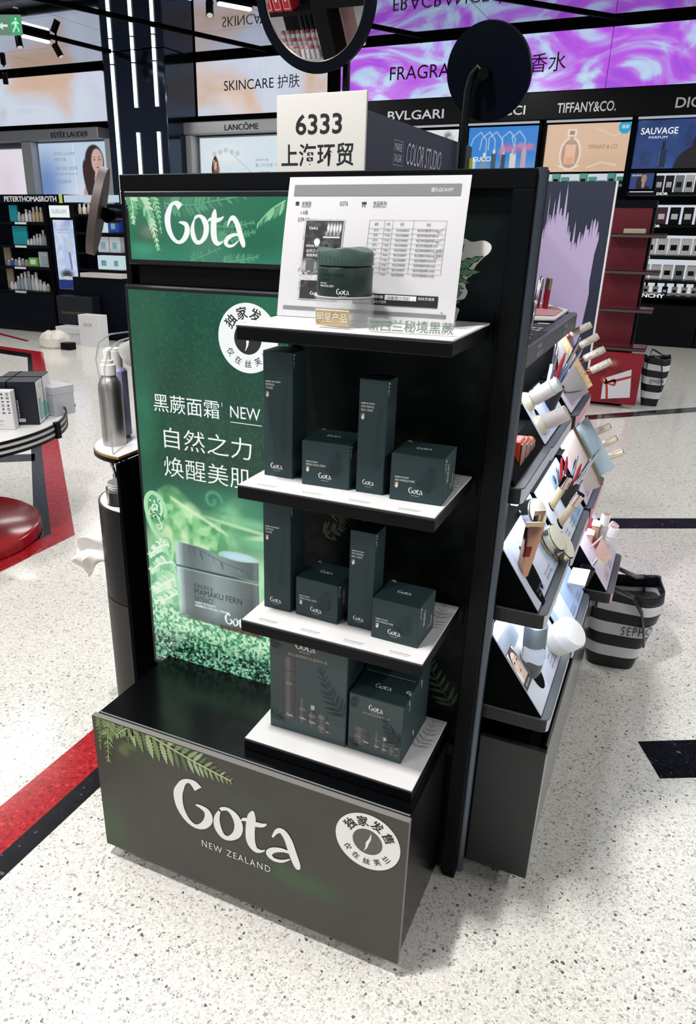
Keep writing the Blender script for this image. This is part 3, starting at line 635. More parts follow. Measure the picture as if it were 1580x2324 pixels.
# ---- lit boxes
LBF = mat('light box frame', '#15191d', rough=.35)
PRL = printmat('lit poster', .92, rough=.09, spec=.5)
L1 = thing('light_box', 'slim lit green header sign reading Gota at the top of the endcap', 'light box', (.14, .26, 1.158))
obj('frame', MB().box(-.026, .250, 1.158, .302, .2712, 1.2765, .002), LBF, L1)
P = Pic(-.0175, .296, 1.1665, 1.2675, 170, '#2f7a5c'); P.grad(1.20, 1.167, '#3c8a74', .8).blob(.10, 1.25, .1, .02, '#4d7f66', .8).blob(.02, 1.205, .025, .02, '#1f5a48', .9).blob(.025, 1.212, .02, .012, '#8a9a86', .6).blob(.01, 1.185, .03, .012, '#4aa584', .7).blob(.14, 1.195, .04, .03, '#5d8f78', .6).blob(.24, 1.20, .05, .03, '#26694e', .7)
hp = P.build('poster_print', front(.2498), PRL, L1, .0002); fh = clipz(front(.2496), 1.2672, 1.1668)
def emg(i, cc, e=.9): return mat('lit fern %d' % i, cc, emit=e)
LF = [emg(i, cc) for i, cc in enumerate(('#4f9f70', '#6fbb86', '#93d3a0', '#bfe6bd'))]; LD = [emg(i+5, cc) for i, cc in enumerate(('#37805f', '#43906d', '#55a27d'))]
bifrond(LF, fh, [(.005, 1.276), (.022, 1.252), (.034, 1.22), (.042, 1.184)], 14, .024, .0065, 6, hp, lean=.8)
bifrond(LF, fh, [(-.012, 1.275), (-.006, 1.25), (-.008, 1.225)], 10, .02, .0068, 5, hp)
bifrond(LF[:3], fh, [(.035, 1.272), (.046, 1.245), (.051, 1.21)], 9, .016, .004, 3, hp, lean=.8)
bifrond(LD, fh, [(.06, 1.258), (.11, 1.255), (.165, 1.262), (.255, 1.275)], 18, .03, .0075, 6, hp)
bifrond(LD, fh, [(.145, 1.225), (.19, 1.222), (.235, 1.230)], 12, .02, .0062, 5, hp)
bifrond(LD[1:]+LF[:1], fh, [(.16, 1.205), (.20, 1.208), (.237, 1.216)], 12, .017, .0058, 5, hp)
bifrond(LF[:3], fh, [(.292, 1.262), (.265, 1.248), (.240, 1.226)], 11, .03, .0058, 6, hp, lean=.75, sides=(1,))
bifrond(LD, fh, [(.175, 1.166), (.21, 1.172), (.242, 1.178)], 12, .018, .0062, 5, hp)
bifrond(LD, fh, [(.108, 1.168), (.135, 1.176), (.17, 1.19)], 8, .02, .005, 3, hp)
obj('lettering', gota(MB(), front(.2484), .0605, 1.1905, .157, .0006), LIT, hp)
L2 = thing('light_box', 'tall lit green forest poster with cream jar on moss, left half of the endcap', 'light box', (.13, .26, .325))
obj('frame', MB().box(-.037, .246, .325, .305, .2712, 1.1235, .003), LBF, L2)
P = Pic(-.0285, .298, .336, 1.1155, 290, '#1d5140'); V, U = P.V, P.U
P.grad(1.02, .84, '#163c2f', .9).blob(0, .98, .06, .2, '#2b6a50', .7).blob(.1, .95, .12, .10, '#1c4437', .8).blob(.28, 1.10, .08, .06, '#2e7d5c', .7).blob(-.02, .88, .03, .10, '#3b8a6c', .6).noise(4, 21, .5, .85, '#2a6049', .6, 3, np.clip((V-.72)/.15, 0, 1)).noise(90, 17, .5, .9, '#3a7a60', .25, 1, np.clip((V-.72)/.1, 0, 1))
P.mix('#2f7a5c', np.clip((.80-V)/.10, 0, 1)*.95)
fol = np.exp(-((U-.085)/.095)**4)*np.clip((.735-V+.02*np.sin(U*40))/.035, 0, 1)*np.clip((V-.60)/.02, 0, 1)
f1 = noise2(P.ny, P.nx, 9, 41, 3); f2 = noise2(P.ny, P.nx, 16, 43, 2)
P.mix('#8fd893', fol*.85).mix('#d9f6c4', fol*np.clip((f1-.45)/.14, 0, 1)*.95).mix('#2f8a5c', fol*np.clip((.42-f1)/.08, 0, 1)*.75).mix('#b5ecae', fol*np.clip((f2-.55)/.1, 0, 1)*.6)
for q in range(9): P.blob(.045+.014*q, .722-.006*q, .012, .0035, '#e2f8cc', .7, 2, -.55)
P.line([(.135+.022*math.cos(q*.5)*(1-q/16), .735+.022*math.sin(q*.5)*(1-q/16)) for q in range(14)], .0055, '#57ab86', .8, .95).blob(.20, .73, .07, .03, '#4a9c78', .6).blob(.17, .72, .02, .008, '#78c79a', .6).blob(.22, .70, .06, .012, '#8fd8a4', .7).blob(.24, .665, .07, .02, '#7bcb94', .8).blob(.2, .69, .1, .004, '#c8f0be', .7, 2, -.1).blob(.26, .68, .05, .006, '#d4f4c4', .7, 2, .2)
P.mix('#a4e2b0', np.clip((.65-V)/.04, 0, 1)*np.clip((U-.18)/.04, 0, 1)*.9).blob(.25, .55, .05, .08, '#c4f0c6', .7).noise(12, 44, .5, .7, '#5cb983', .5, 2, np.clip((.65-V)/.04, 0, 1)*np.clip((U-.2)/.04, 0, 1)*(V > .46))
P.mix('#a9e6b4', np.clip((.645-V)/.05, 0, 1)*np.clip((.075-U)/.05, 0, 1)*.9).noise(14, 45, .48, .62, '#4aa574', .75, 2, np.clip((.645-V)/.05, 0, 1)*np.clip((.07-U)/.04, 0, 1)*(V > .46))
mossy = np.clip((.480-V+.004*np.sin(U*90))/.012, 0, 1)
n1 = noise2(P.ny, P.nx, 62, 5, 2); n2 = noise2(P.ny, P.nx, 8, 9, 2); n3 = noise2(P.ny, P.nx, 110, 6, 1)
lowd = np.clip((.435-V)/.045, 0, 1); P.mix('#6cbf8a', mossy).mix('#2b7a5a', mossy*lowd*.85).mix('#d3f4cf', mossy*np.clip((n1-.50)/.14, 0, 1)*(1-lowd*.8)).mix('#2a6a4c', mossy*np.clip((.46-n1)/.12, 0, 1)*.6)
P.mix('#0b2b20', mossy*np.clip((.54-n1)/.16, 0, 1)*lowd*.95).mix('#0a241b', np.clip((n2-.45)/.2, 0, 1)*np.clip((.415-V)/.03, 0, 1)*.7).mix('#7fcfa4', np.clip((n1-.60)/.08, 0, 1)*lowd*.85).mix('#c9efdc', mossy*np.clip((n3-.74)/.1, 0, 1)*.7)
# the painted cream jar
jx, jr = .138, .0965; uu_ = np.clip((U-(jx-jr))/(2*jr), 0, 1)
shade = np.interp(uu_, [0, .02, .05, .10, .2, .34, .48, .62, .78, .92, .97, 1], [.75, .80, .55, .24, .17, .24, .36, .30, .18, .13, .22, .16])
def jarpart(v0, v1, topf=None, k=1.):
    m_ = np.clip((U-(jx-jr))/.0012+.5, 0, 1)*np.clip(((jx+jr)-U)/.0012+.5, 0, 1)*np.clip((V-v0)/.0015+.5, 0, 1)*np.clip(((topf if topf is not None else v1)-V)/.0015+.5, 0, 1)
    colr = np.stack([shade*.74, shade*.95, shade*.97], -1)*k; P.c = P.c*(1-m_[..., None])+colr*m_[..., None]
jarpart(.461+.010*((U-jx)/jr)**2, .577)
P.mix('#dfeeee', (np.abs(U-jx) < jr)*np.clip(1-np.abs(V-.5755)/.0016, 0, 1)*.5).mix('#39443f', np.clip((.490-V)/.03, 0, 1)*(np.abs(U-jx) < jr)*(V > .459)*.55).mix('#5a2c2a', (np.abs(U-.19) < .05)*np.clip((.468-V)/.006, 0, 1)*(V > .456)*.8)
lidtop = .633-.030*(1/(1+np.exp(-(U-.155)/.022)))+.020*np.clip((U-.15)/.085, 0, 1)
jarpart(.582, .633, lidtop, .95)
P.mix('#0e1d1a', (np.abs(U-jx) < jr)*np.clip(1-np.abs(V-.5795)/.003, 0, 1)*.95)
topm = np.clip((V-lidtop)/.002, 0, 1)*np.clip(1-((U-.190)/.046)**2-((V-.626)/.0115)**2, 0, 1)**.3
P.mix('#c4e4ee', np.nan_to_num(topm))
jp = P.build('poster_print', front(.2458), PRL, L2, .0002); fj = front(.2456)
WL = [emg(16, '#7cc795'), emg(17, '#b4e6ba'), emg(18, '#d9f5d6'), emg(19, '#e9faE4')]
for pts, n, L in (([(.026, .622), (.0, .612), (-.024, .588)], 11, .022), ([(.034, .585), (.004, .575), (-.024, .553)], 13, .026), ([(.036, .548), (.01, .532), (-.024, .505)], 13, .028), ([(.040, .515), (.012, .495), (-.020, .482)], 12, .022)):
    bifrond(WL, clipz(front(.2456), 1.1, .34), pts, n, L, .0115, 5, jp, lean=1.1, taper=.6)
bifrond([emg(9, '#3fae7c')], fj, [(.297, .47), (.275, .44), (.262, .40), (.258, .36)], 14, .018, .003, 0, jp, lean=.7)
# unrolling fern head
def spiral(cu, cv, r0_, turns, a0, wd, n=60): return [(cu+r0_*(1-.88*q/n)*math.cos(a0-2*PI*turns*q/n), cv+r0_*1.25*(1-.88*q/n)*math.sin(a0-2*PI*turns*q/n), wd*(1-.6*q/n)) for q in range(n)]
st = MB(); st2 = MB(); obj('fern_head_print', MB().flat([disc(.000, .694, .021, 28, .031)], fj, .0006).flat([disc(.0195, .622, .0125, 20, .015)], fj, .0006), emg(20, '#5aa878', .9), jp)
st.flat([q for q in ribbon([(.046, .50, .006), (.040, .545, .008), (.030, .585, .009), (.008, .625, .010), (-.014, .655, .010), (-.024, .69, .010), (-.022, .715, .010), (-.008, .729, .009), (.010, .722, .009), (.022, .700, .008), (.020, .680, .006)])], fj, .0008)
st.flat(ribbon(spiral(.0195, .622, .013, 1.7, -1.2, .005)), fj, .001); st.flat(ribbon([(.030, .588, .007), (.034, .605, .006), (.033, .622, .005)]), fj, .0009)
st2.flat(ribbon(spiral(.000, .696, .017, 1.5, 1.4, .006)), fj, .0012); st2.flat(ribbon(spiral(.004, .660, .009, 1.2, 1.4, .004)), fj, .0012)
for q in range(22): st2.flat([disc(-.002+rnd.uniform(-.016, .018), .694+rnd.uniform(-.026, .022), rnd.uniform(.002, .004), 8)], fj, .0013)
obj('fern_head_print', st, emg(11, '#a6e2ae', .95), jp); obj('fern_head_print', st2, emg(12, '#d0f2d2', .9), jp)
obj('fern_head_print', MB().flat([disc(rnd.uniform(-.014, .016), rnd.uniform(.672, .716), rnd.uniform(.0012, .0026), 7) for q in range(26)], fj, .0014), emg(21, '#2c7450', .9), jp)
bifrond([emg(13, '#7d9a9c', .8), emg(14, '#4f6c6e', .8)], fj, [(.072, .629), (.11, .622), (.16, .607), (.215, .598)], 9, .027, .0042, 6, jp, lean=1.15, sides=(-1,), taper=.4)
obj('lettering', txt(txt(txt(MB(), 'KĀNUKA &', fj, .083, .538, w=.044, h=.013, d=.001), 'MAMAKU FERN', fj, .083, .523, w=.112, h=.0135, d=.001), 'EXTRACT', fj, .083, .508, w=.045, h=.0115, d=.001), emg(15, '#26403f', .7), jp)
obj('lettering', txt(txt(gota(MB(), fj, .154, .470, .058, .001), 'FOREST OF VITALITY', fj, .083, .502, w=.050, h=.0042, bold=.02, d=.001), 'FIRMING FACIAL CREAM', fj, .083, .4945, w=.082, h=.0052, bold=.01, d=.001), LIT, jp)
m = MB(); txt(m, '黑蕨面霜', fj, .0125, .897, w=.145, h=.034, bold=.0, d=.0008); txt(m, 'NEW', fj, .181, .9035, w=.062, h=.0215, bold=-.002, d=.0008); m.flat([[(.181, .8945), (.246, .8945), (.246, .8958), (.181, .8958)], [(.1635, .921), (.1645, .921), (.1645, .929), (.1635, .929)]], fj, .0008)
txt(m, '自然之力', fj, .031, .8275, w=.193, h=.041, bold=-.004, d=.0008); txt(m, '焕醒美肌', fj, .027, .7695, w=.196, h=.041, bold=-.004, d=.0008)
txt(m, '* 本品功效来自成分原料研究 图片仅供参考 产品以实物为准', fj, -.024, .346, w=.10, h=.0042, d=.0008); obj('lettering', m, LIT, jp)
badge(fj, .2205, 1.0455, .0590, jp, LIT, LITK, LITK, .0008)
# ---- four shelves
SHZ = (1.096, .8555, .618, .3755)
PSH = printmat('shelf liner print', 0, rough=.3)
def shelf(z, label, x0=.311, x1=.628, th=.0225, tags=4):
    t = thing('display_shelf', label, 'shelf', ((x0+x1)/2, .15, z-th), 'white topped shelves of the endcap')
    tr = obj('tray', MB().box(x0, .046, z-th, x1, .2555, z-.003, .0012), BLK, t)
    obj('lip', MB().box(x0, .046, z-.003, x1, .0475, z-.0012), mat('tray lip', '#3a3d42', rough=.4), tr)
    ln = obj('liner', MB().box(x0+.0012, .0478, z-.003, x1-.0012, .2552, z, .0005), WHT, t)
    ft = Frame((0, .0, z), (1, 0, 0), (0, 1, 0)); m = MB()
    if tags:
        for i in range(tags):
            u = .338+.077*i; txt(m, '植芷新时蕴能紧肤霜', ft, u, .0615, w=.034, h=.0032, d=.0003); txt(m, 'FOREST VITALITY CREAM', ft, u+.001, .0572, w=.030, h=.0022, d=.0003)
        obj('price_lettering', m, LETG, ln)
    m = MB().flat([[(min(u, .6262), min(v, .254)) for u, v in q] for q in frond([(.595, .16), (.606, .20), (.604, .25)], 7, .030, .0045, lean=1.1)], ft, .00025)
    obj('fern_print', m, mat('grey fern print', '#a9adb2', rough=.4), ln); return t
shelf(SHZ[0], 'topmost white topped endcap shelf carrying the green jar and paper sheet', .316, .632, .0215, 2)
shelf(SHZ[1], 'second endcap shelf from the top, with four dark green cartons')
shelf(SHZ[2], 'third endcap shelf from the top, with four dark green cartons')
shelf(SHZ[3], 'lowest endcap shelf, with two dark gift boxes', tags=0)
# ---- cartons
def carton(name, loc, w, d, h, rz, lines, ly, label, group, leafv, kind):
    x, y, z = loc; t = thing(name, label, 'carton', loc, group, rz); f = front(y)
    obj('body', MB().box(x, y, z, x+w, y+d, z+h, .0009), CARD, t)
    m = MB(); gw = w*(.42 if kind == 'tall' else .27)
    gota(m, f, x+w*(.24 if kind == 'tall' else .36), z+.013, gw); txt(m, 'NEW ZEALAND', f, x+w*(.24 if kind == 'tall' else .36)+gw*.22, z+.0098, w=gw*.55, d=.0005); obj('logo_lettering', m, LETW, t); m = MB()
    for i, (s, wd, hh, bo) in enumerate(lines): txt(m, s, f, x+w*.09, z+ly-.0052*i, w=wd, h=hh, bold=bo, d=.0005)
    obj('product_lettering', m, LETW, t)
    ft = Frame((x, y, z+h), (1, 0, 0), (0, 1, 0)); obj('top_lettering', gota(MB(), ft, w*.34, d*.45, w*.30), LETW, t)
    fs = Frame((x+w, y, z), (0, 1, 0), (0, 0, 1))
    if kind == 'cube':
        m = MB()
        m.flat(ringq(d*.62, .017, .004, .0033, 4), fs, .0004)
        txt(m, '成分 水 甘油 蕨', fs, d*.25, .028, w=d*.12, h=.03, d=.0004, ang=0); txt(m, '保湿紧致面霜', fs, d*.82, .012, h=.0045, w=.02, ang=PI/2, d=.0004); obj('side_lettering', m, LETW, t)
    obj('leaf_print', MB().flat(frond([(d*.1, h-.002), (d*.06, h-.014), (d*.12, h-.024)], 5, .005, .0013), fs, .0004), LETW, t); obj('leaf_print', MB().flat(frond([(w*.06, d*.99), (w*.16, d*.9)], 4, .005, .0012), ft, .0004), LETW, t)
    lv = x+w*.09; zv = z+ly+leafv
    obj('leaf_mark', MB().flat([[(lv, zv), (lv+.006, zv), (lv+.006, zv+.007), (lv, zv+.007)]], f, .0004), GOLDP, t)
    obj('leaf_mark', MB().flat([[(lv+.0005, zv+.0005), (lv+.0035, zv-.0022), (lv+.005, zv+.002), (lv+.0035, zv+.0085), (lv+.0025, zv+.004)]], f, .0006), LETW, t)
    m = MB().flat(frond([(x+w*.72, z+h*.22), (x+w*.70, z+h*.45), (x+w*.78, z+h*.75)], 12, w*.34, w*.018, lean=.8), f, .0003)
    obj('fern_print', m, CARDD, t); return t
TON = [('FOREST OF VITALITY', .026, .0024, .02), ('FIRMING', .015, .0036, -.008), ('TONER', .0125, .0036, -.008)]
NEC = [('FOREST OF VITALITY', .021, .0022, .02), ('ANTI-WRINKLE', .020, .0033, -.004), ('NECK CREAM', .018, .0033, -.004)]
CRE = [('FOREST OF VITALITY', .020, .0022, .02), ('FIRMING FACIAL CREAM', .032, .0034, -.006)]
MAS = [('FOREST OF VITALITY', .021, .0022, .02), ('ANTI-WRINKLE MASK', .030, .0034, -.006)]
z2_, z3_ = SHZ[1], SHZ[2]
a1 = carton('toner_carton', (.325, .108, z2_), .0505, .050, .197, .008, TON, .150, 'tall FIRMING TONER carton on the second shelf, leftmost', 'tall toner cartons', -.0215, 'tall')
a2 = carton('cream_carton', (.3985, .095, z2_), .078, .075, .0705, .05, CRE, .037, 'squat FIRMING FACIAL CREAM carton on the second shelf', 'cube cream cartons', -.014, 'cube')
a3 = carton('neck_cream_carton', (.487, .1005, z2_), .0435, .043, .171, .02, NEC, .135, 'tall NECK CREAM carton on the second shelf', 'tall neck cream cartons', -.0215, 'tall')
a4 = carton('mask_carton', (.544, .092, z2_), .079, .075, .0705, .05, MAS, .035, 'squat ANTI-WRINKLE MASK carton on the second shelf, rightmost', 'cube mask cartons', -.014, 'cube')
dup(a1, None, (.324, .104, z3_), 0, 'tall FIRMING TONER carton on the third shelf, leftmost')
dup(a2, None, (.385, .104, z3_), -.045, 'squat FIRMING FACIAL CREAM carton on the third shelf')
dup(a3, None, (.478, .108, z3_), -.015, 'tall NECK CREAM carton on the third shelf')
dup(a4, None, (.527, .090, z3_), -.035, 'squat ANTI-WRINKLE MASK carton on the third shelf, rightmost')
PRG = printmat('gift box print', 0, rough=.4)
def bottlepic(P, x, z, w, h, capf, base='#3b3e3f'):
    u = np.clip((P.U-x)/w, 0, 1); sh = np.interp(u, [0, .2, .35, .5, .8, 1], [.10, .28, .42, .22, .12, .2])
    m_ = ((P.U >= x) & (P.U <= x+w) & (P.V >= z) & (P.V <= z+h)).astype(float)[..., None]; P.c = P.c*(1-m_)+np.stack([sh*.42]*3, -1)*m_*.9+P.c*m_*.1
    P.rect(x, x+w, z+h*capf-.0006, z+h*capf+.0006, '#191b1c', .8)
def gift(name, loc, w, d, h, label, big):
    x, y, z = loc; t = thing(name, label, 'gift box', loc, None, .012 if big else -.006); f = front(y)
    if big: obj('body', MB().box(x, y, z, x+w, y+d, z+h, .001), CARD, t)
    else:
        m = MB(); hs = [(y, h), (y+.004, h+.001), (y+.072, h+.0035), (y+.074, h+.009), (y+.105, h+.013), (y+d, h+.016)]
        prof = [(y, 0)]+hs+[(y+d, 0)]; n = len(prof)
        m.add([(x, p, z+q) for p, q in prof]+[(x+w, p, z+q) for p, q in prof], [tuple(range(n))[::-1], tuple(range(n, 2*n))]+[(i, (i+1) % n, n+(i+1) % n, n+i) for i in range(n)]); obj('body', m, CARD, t)
        obj('fold_edge', MB().box(x+.004, y+.0705, z+h+.0048, x+w-.004, y+.0722, z+h+.0056), mat('pale fold', '#8fa0a3', rough=.5), t)
    P = Pic(x+.0012, x+w-.0012, z+.001, z+h-.002, 130, '#3d5052')
    s = w/.149 if big else w/.099
    if big:
        bottlepic(P, x+.027, z+.028, .028, .128, .78); bottlepic(P, x+.058, z+.027, .016, .052, .55); bottlepic(P, x+.077, z+.024, .015, .035, .9); bottlepic(P, x+.094, z+.037, .024, .019, .6); bottlepic(P, x+.094, z+.016, .024, .020, .6)
        P.rect(x+.0815, x+.0885, z+.060, z+.069, '#c9cfd0', .9)
    else:
        bottlepic(P, x+.008, z+.015, .038, .036, .68); bottlepic(P, x+.049, z+.014, .011, .036, .55); bottlepic(P, x+.063, z+.013, .010, .024, .9); bottlepic(P, x+.075, z+.026, .017, .0125, .6); bottlepic(P, x+.075, z+.012, .017, .013, .6)
        P.rect(x+.0655, x+.0705, z+.038, z+.045, '#c9cfd0', .9)
    P.build('front_print', f, PRG, t, .0004); m = MB()
    if big:
        gota(m, f, x+.050, z+.176, .038); txt(m, 'NEW ZEALAND', f, x+.058, z+.1715, w=.02, d=.0006)
        for u, v, gw in ((.034, .033, .013), (.060, .034, .012), (.079, .031, .012), (.1105, .040, .007), (.1105, .020, .007)): gota(m, f, x+u, z+v, gw, .0008)
        for u, v in ((.032, .103), (.059, .056), (.078, .047), (.096, .050), (.096, .028)): txt(txt(m, 'KĀNUKA FERN', f, x+u, z+v, w=.012, d=.0008), 'FIRMING CREAM', f, x+u, z+v-.003, w=.013, d=.0008)
    else:
        gota(m, f, x+.036, z+.091, .026); txt(m, 'NEW ZEALAND', f, x+.041, z+.0885, w=.014, d=.0006)
        for u, v, gw in ((.029, .022, .010), (.050, .020, .009), (.064, .018, .008), (.0875, .028, .005), (.0875, .014, .005)): gota(m, f, x+u, z+v, gw, .0008)
        for u, v in ((.013, .030), (.050, .034), (.064, .028), (.076, .034), (.076, .020)): txt(m, 'FIRMING CREAM', f, x+u, z+v, w=.010, d=.0008)
        ft = Frame((x, y, z+h+.0018), (1, 0, 0), (0, 1, .03)); gota(m, ft, .034, .028, .03); m.flat(frond([(.088, .04), (.096, .036), (.0985, .03)], 4, .008, .0018), ft, .0006)
        fs = Frame((x+w, y, z), (0, 1, 0), (0, 0, 1)); m.flat(frond([(.024, h-.004), (.03, h-.018), (.026, h-.026)], 5, .006, .0015)+frond([(.06, .03), (.064, .016)], 4, .006, .0015)+frond([(.09, h), (.094, h-.02)], 4, .006, .0015), fs, .0005)
    obj('lettering', m, LETW, t)
    obj('lettering', txt(MB(), '植芷黑蕨精华水紧肤礼盒' if big else '植芷黑蕨面霜御颜礼盒', f, x+(.036 if big else .025), z+(.1600 if big else .0815), w=.075 if big else .050, h=.0060 if big else .0042, d=.0006), mat('gold lettering', '#b9a98d', rough=.4, metal=.2), t)
    m = MB()
    for pts, n, L in ((((.98, .30), (.80, .46), (.66, .70)), 15, .036), (((.0, .80), (.10, .86), (.14, .95)), 7, .022), (((.02, .10), (.12, .14), (.2, .08)), 7, .022)): m.flat([[(min(max(u, x+.002), x+w-.002), min(max(v, z+.002), z+h-.003)) for u, v in q] for q in frond([(x+u*w, z+v*h) for u, v in pts], n, L*s*(1 if big else .75), .0028*s)], f, .0007)
    obj('fern_print', m, CARDD, t); return t
gift('gift_box', (.336, .1005, SHZ[3]), .149, .078, .214, 'large dark gift box printed with five bottles on the lowest shelf', True)
gift('gift_box', (.489, .104, SHZ[3]), .099, .142, .117, 'smaller dark gift box with sloping lid on the lowest shelf, right', False)
# ---- jar, riser, tag, standing letters, paper, fern cutout
zt = SHZ[0]
ACR2 = mat('thin acrylic', '#ffffff', rough=.03, alpha=.13)
ri = thing('display_riser', 'clear acrylic riser under the green jar on the top shelf', 'riser', (.452, .118, zt))
obj('shell', MB().lathe((.452, .118, zt), (.452, .118, zt+.041), [(.0415, 0), (.0425, .02), (.0425, .97), (.0415, 1), (.0395, 1), (.0395, .05), (0, .05)], 40), ACR2, ri, True)
obj('top_plate', MB().lathe((.452, .118, zt+.034), (.452, .118, zt+.037), [(0, 0), (.0395, 0), (.0395, 1), (0, 1)], 32), ACR2, ri)
obj('rim_edge', MB().lathe((.452, .118, zt+.0400), (.452, .118, zt+.0412), [(.0397, 0), (.0427, 0), (.0427, 1), (.0397, 1), (.0397, 0)], 40), mat('painted acrylic edge highlight', '#f2f5f5', rough=.2, alpha=.55), ri, True)  # whitish ring paints the bright line along the clear edge
tg = thing('gold_tag', 'small gold tag lettered in white on the front of the clear riser', 'tag', (.4535, .0745, zt+.004))
ftg = front(.0735)
obj('plate', MB().box(.428, .0735, zt+.004, .478, .0752, zt+.0245, .0005), mat('matte gold', '#c9b183', rough=.4, metal=.3), tg)
obj('lettering', txt(MB(), '明星产品', ftg, .4305, zt+.0085, w=.0445, h=.0125, d=.0004), LETW, tg)
obj('fern_print', MB().flat(frond([(.429, zt+.009), (.45, zt+.018), (.475, zt+.0235)], 9, .008, .0009), ftg, .0003), mat('pale gold', '#b89e6c', rough=.4, metal=.3), tg)
JG = mat('deep green jar', '#1c2f2c', rough=.4); JG2 = mat('deep green lid', '#3a504d', rough=.45)
jr_ = thing('cream_jar', 'deep green cream jar with wavy embossed lid on the clear riser', 'jar', (.452, .118, zt+.037))
jz = zt+.0372
obj('body', MB().lathe((.452, .118, jz), (.452, .118, jz+.043), [(0, 0), (.034, 0), (.0375, .05), (.0388, .14), (.0388, .93), (.0375, .985), (.036, 1), (0, 1)], 44), JG, jr_, True)
lm = MB().lathe((.452, .118, jz+.0435), (.452, .118, jz+.0645), [(0, 0), (.0375, 0), (.039, .06), (.039, .90), (.0375, 1), (.030, 1.03), (.018, 1.02), (0, 1.0)], 44)
lm.v = [(x, y, z if z < jz+.052 else z+.0016*math.sin((x-.452)*95+.4)*1.6-(x-.452)*.05) for x, y, z in lm.v]; ld = obj('lid', lm, JG2, jr_, True)
def cyl_wrap(cx, cy, r):
    def f(u, v, d=0): th = u/r; return Vector((cx+(r+d)*math.sin(th), cy-(r+d)*math.cos(th), v))
    return f
fc = cyl_wrap(.452, .118, .0388)
m = gota(MB(), fc, .004, jz+.007, .0175, .0004); txt(m, 'NEW ZEALAND', fc, .008, jz+.0045, w=.010, d=.0004); txt(m, 'FOREST OF VITALITY', fc, -.024, jz+.0205, w=.013, h=.0016, bold=.02, d=.0004); txt(m, 'FIRMING FACIAL CREAM', fc, -.024, jz+.0165, w=.024, h=.0028, d=.0004)
obj('lettering', m, LETW, jr_)
m = MB(); txt(m, 'KĀNUKA &', fc, -.024, jz+.0365, w=.014, h=.0035, d=.0004); txt(m, 'MAMAKU FERN', fc, -.024, jz+.0300, w=.038, h=.0050, d=.0004); txt(m, 'EXTRACT', fc, -.024, jz+.0245, w=.018, h=.0042, d=.0004); obj('lettering', m, mat('dark green print', '#14302c', rough=.3), jr_)
class Wrap:
    def __init__(s, f): s.f = f
    def __call__(s, u, v, d=0): return s.f(u, v, d)
fl_ = cyl_wrap(.452, .118, .0391)
obj('fern_relief', MB().flat(frond([(-.034, jz+.0605), (-.012, jz+.0575), (.006, jz+.053), (.02, jz+.047)], 9, .013, .0018, lean=1.2, sides=(-1,)), fl_, .0006), mat('lid relief', '#47605c', rough=.35), ld)
sg = thing('standing_letters', 'row of seven grey green standing characters at the front of the top shelf', 'sign', (.565, .075, zt))
fs_ = Frame((.507, .070, zt+.001), (1, .10, 0), (0, 0, 1))
ss = obj('clear_base', MB().prism([(0, 0), (.117, 0), (.117, .0175), (0, .0175)], fs_, -.003, 0), mat('thin clear film', '#ffffff', rough=.05, alpha=.16), sg)
obj('lettering', txt(MB(), '新西兰秘境黑蕨', fs_, .001, .001, w=.115, h=.0155, bold=.006, d=.0025, thick=.002), mat('sage letters', '#8a9d92', rough=.5), sg)
pp = thing('paper_sheet', 'white printed A4 planogram sheet leaning on the top shelf', 'paper', (.46, .18, zt))
FP = Frame((.3165, .1740, zt+.0005), (1, 0, 0), (0.0, .150, .985))
PW_, PH_ = .281, .198
def fpap(u, v, d=0):
    x = u*PW_+(.5-u)*(1-v)*-.0+v*.0035*0; bend = -.004*math.sin(PI*min(1, max(0, v)))*1.0-.006*(1-v)**2*max(0, .6-u)
    return FP(x+(.006*v if u < .5 else .006*v*(1-u)*2), v*PH_, d+ -bend)
m = MB(); nx, ny = 16, 12
m.add([fpap(i/nx, j/ny, 0) for j in range(ny+1) for i in range(nx+1)]+[fpap(i/nx, j/ny, -.0004) for j in range(ny+1) for i in range(nx+1)],
      [(j*(nx+1)+i, j*(nx+1)+i+1, (j+1)*(nx+1)+i+1, (j+1)*(nx+1)+i) for j in range(ny) for i in range(nx)]+[((ny+1)*(nx+1)+j*(nx+1)+i, (ny+1)*(nx+1)+(j+1)*(nx+1)+i, (ny+1)*(nx+1)+(j+1)*(nx+1)+i+1, (ny+1)*(nx+1)+j*(nx+1)+i+1) for j in range(ny) for i in range(nx)])
sh_ = obj('sheet', m, mat('white paper', '#d2d2d7', rough=.65), pp, True)
def strips(polys, step=.03):
    """cut axis-aligned rectangles u0,u1,v0,v1 into pieces that follow the sheet"""
    out = []
    for u0, u1, v0, v1 in polys:
        n = max(1, int((u1-u0)/step)); k = max(1, int((v1-v0)/.06))
        for i in range(n):
            for j in range(k):
                a0, a1 = u0+(u1-u0)*i/n, u0+(u1-u0)*(i+1)/n; b0, b1 = v0+(v1-v0)*j/k, v0+(v1-v0)*(j+1)/k
                out.append([(a0, b0), (a1, b0), (a1, b1), (a0, b1)])
    return out
obj('grey_print', MB().flat(strips([(.035, .955, .868, .945), (.035, .955, .052, .078)]), fpap, .0006), mat('grey toner', '#7b7d82', rough=.6), pp)
m = MB(); txt(m, '效果图', fpap, .088, .798, w=.054, h=.032, d=.0007); txt(m, 'GOTA', fpap, .307, .800, w=.046, h=.030, d=.0007); txt(m, '货品陈列', fpap, .492, .800, w=.074, h=.032, d=.0007)
txt(m, '1-5周', fpap, .088, .738, w=.040, h=.028, d=.0007); txt(m, '2/29-4/3', fpap, .075, .690, w=.067, h=.026, d=.0007)
m.flat(strips([(.052, .072, .803, .828), (.492, .566, .792, .795), (.088, .142, .790, .793)]), fpap, .0007); m.flat([disc(.062, .815, .006, 10, .008)], fpap, .0003)
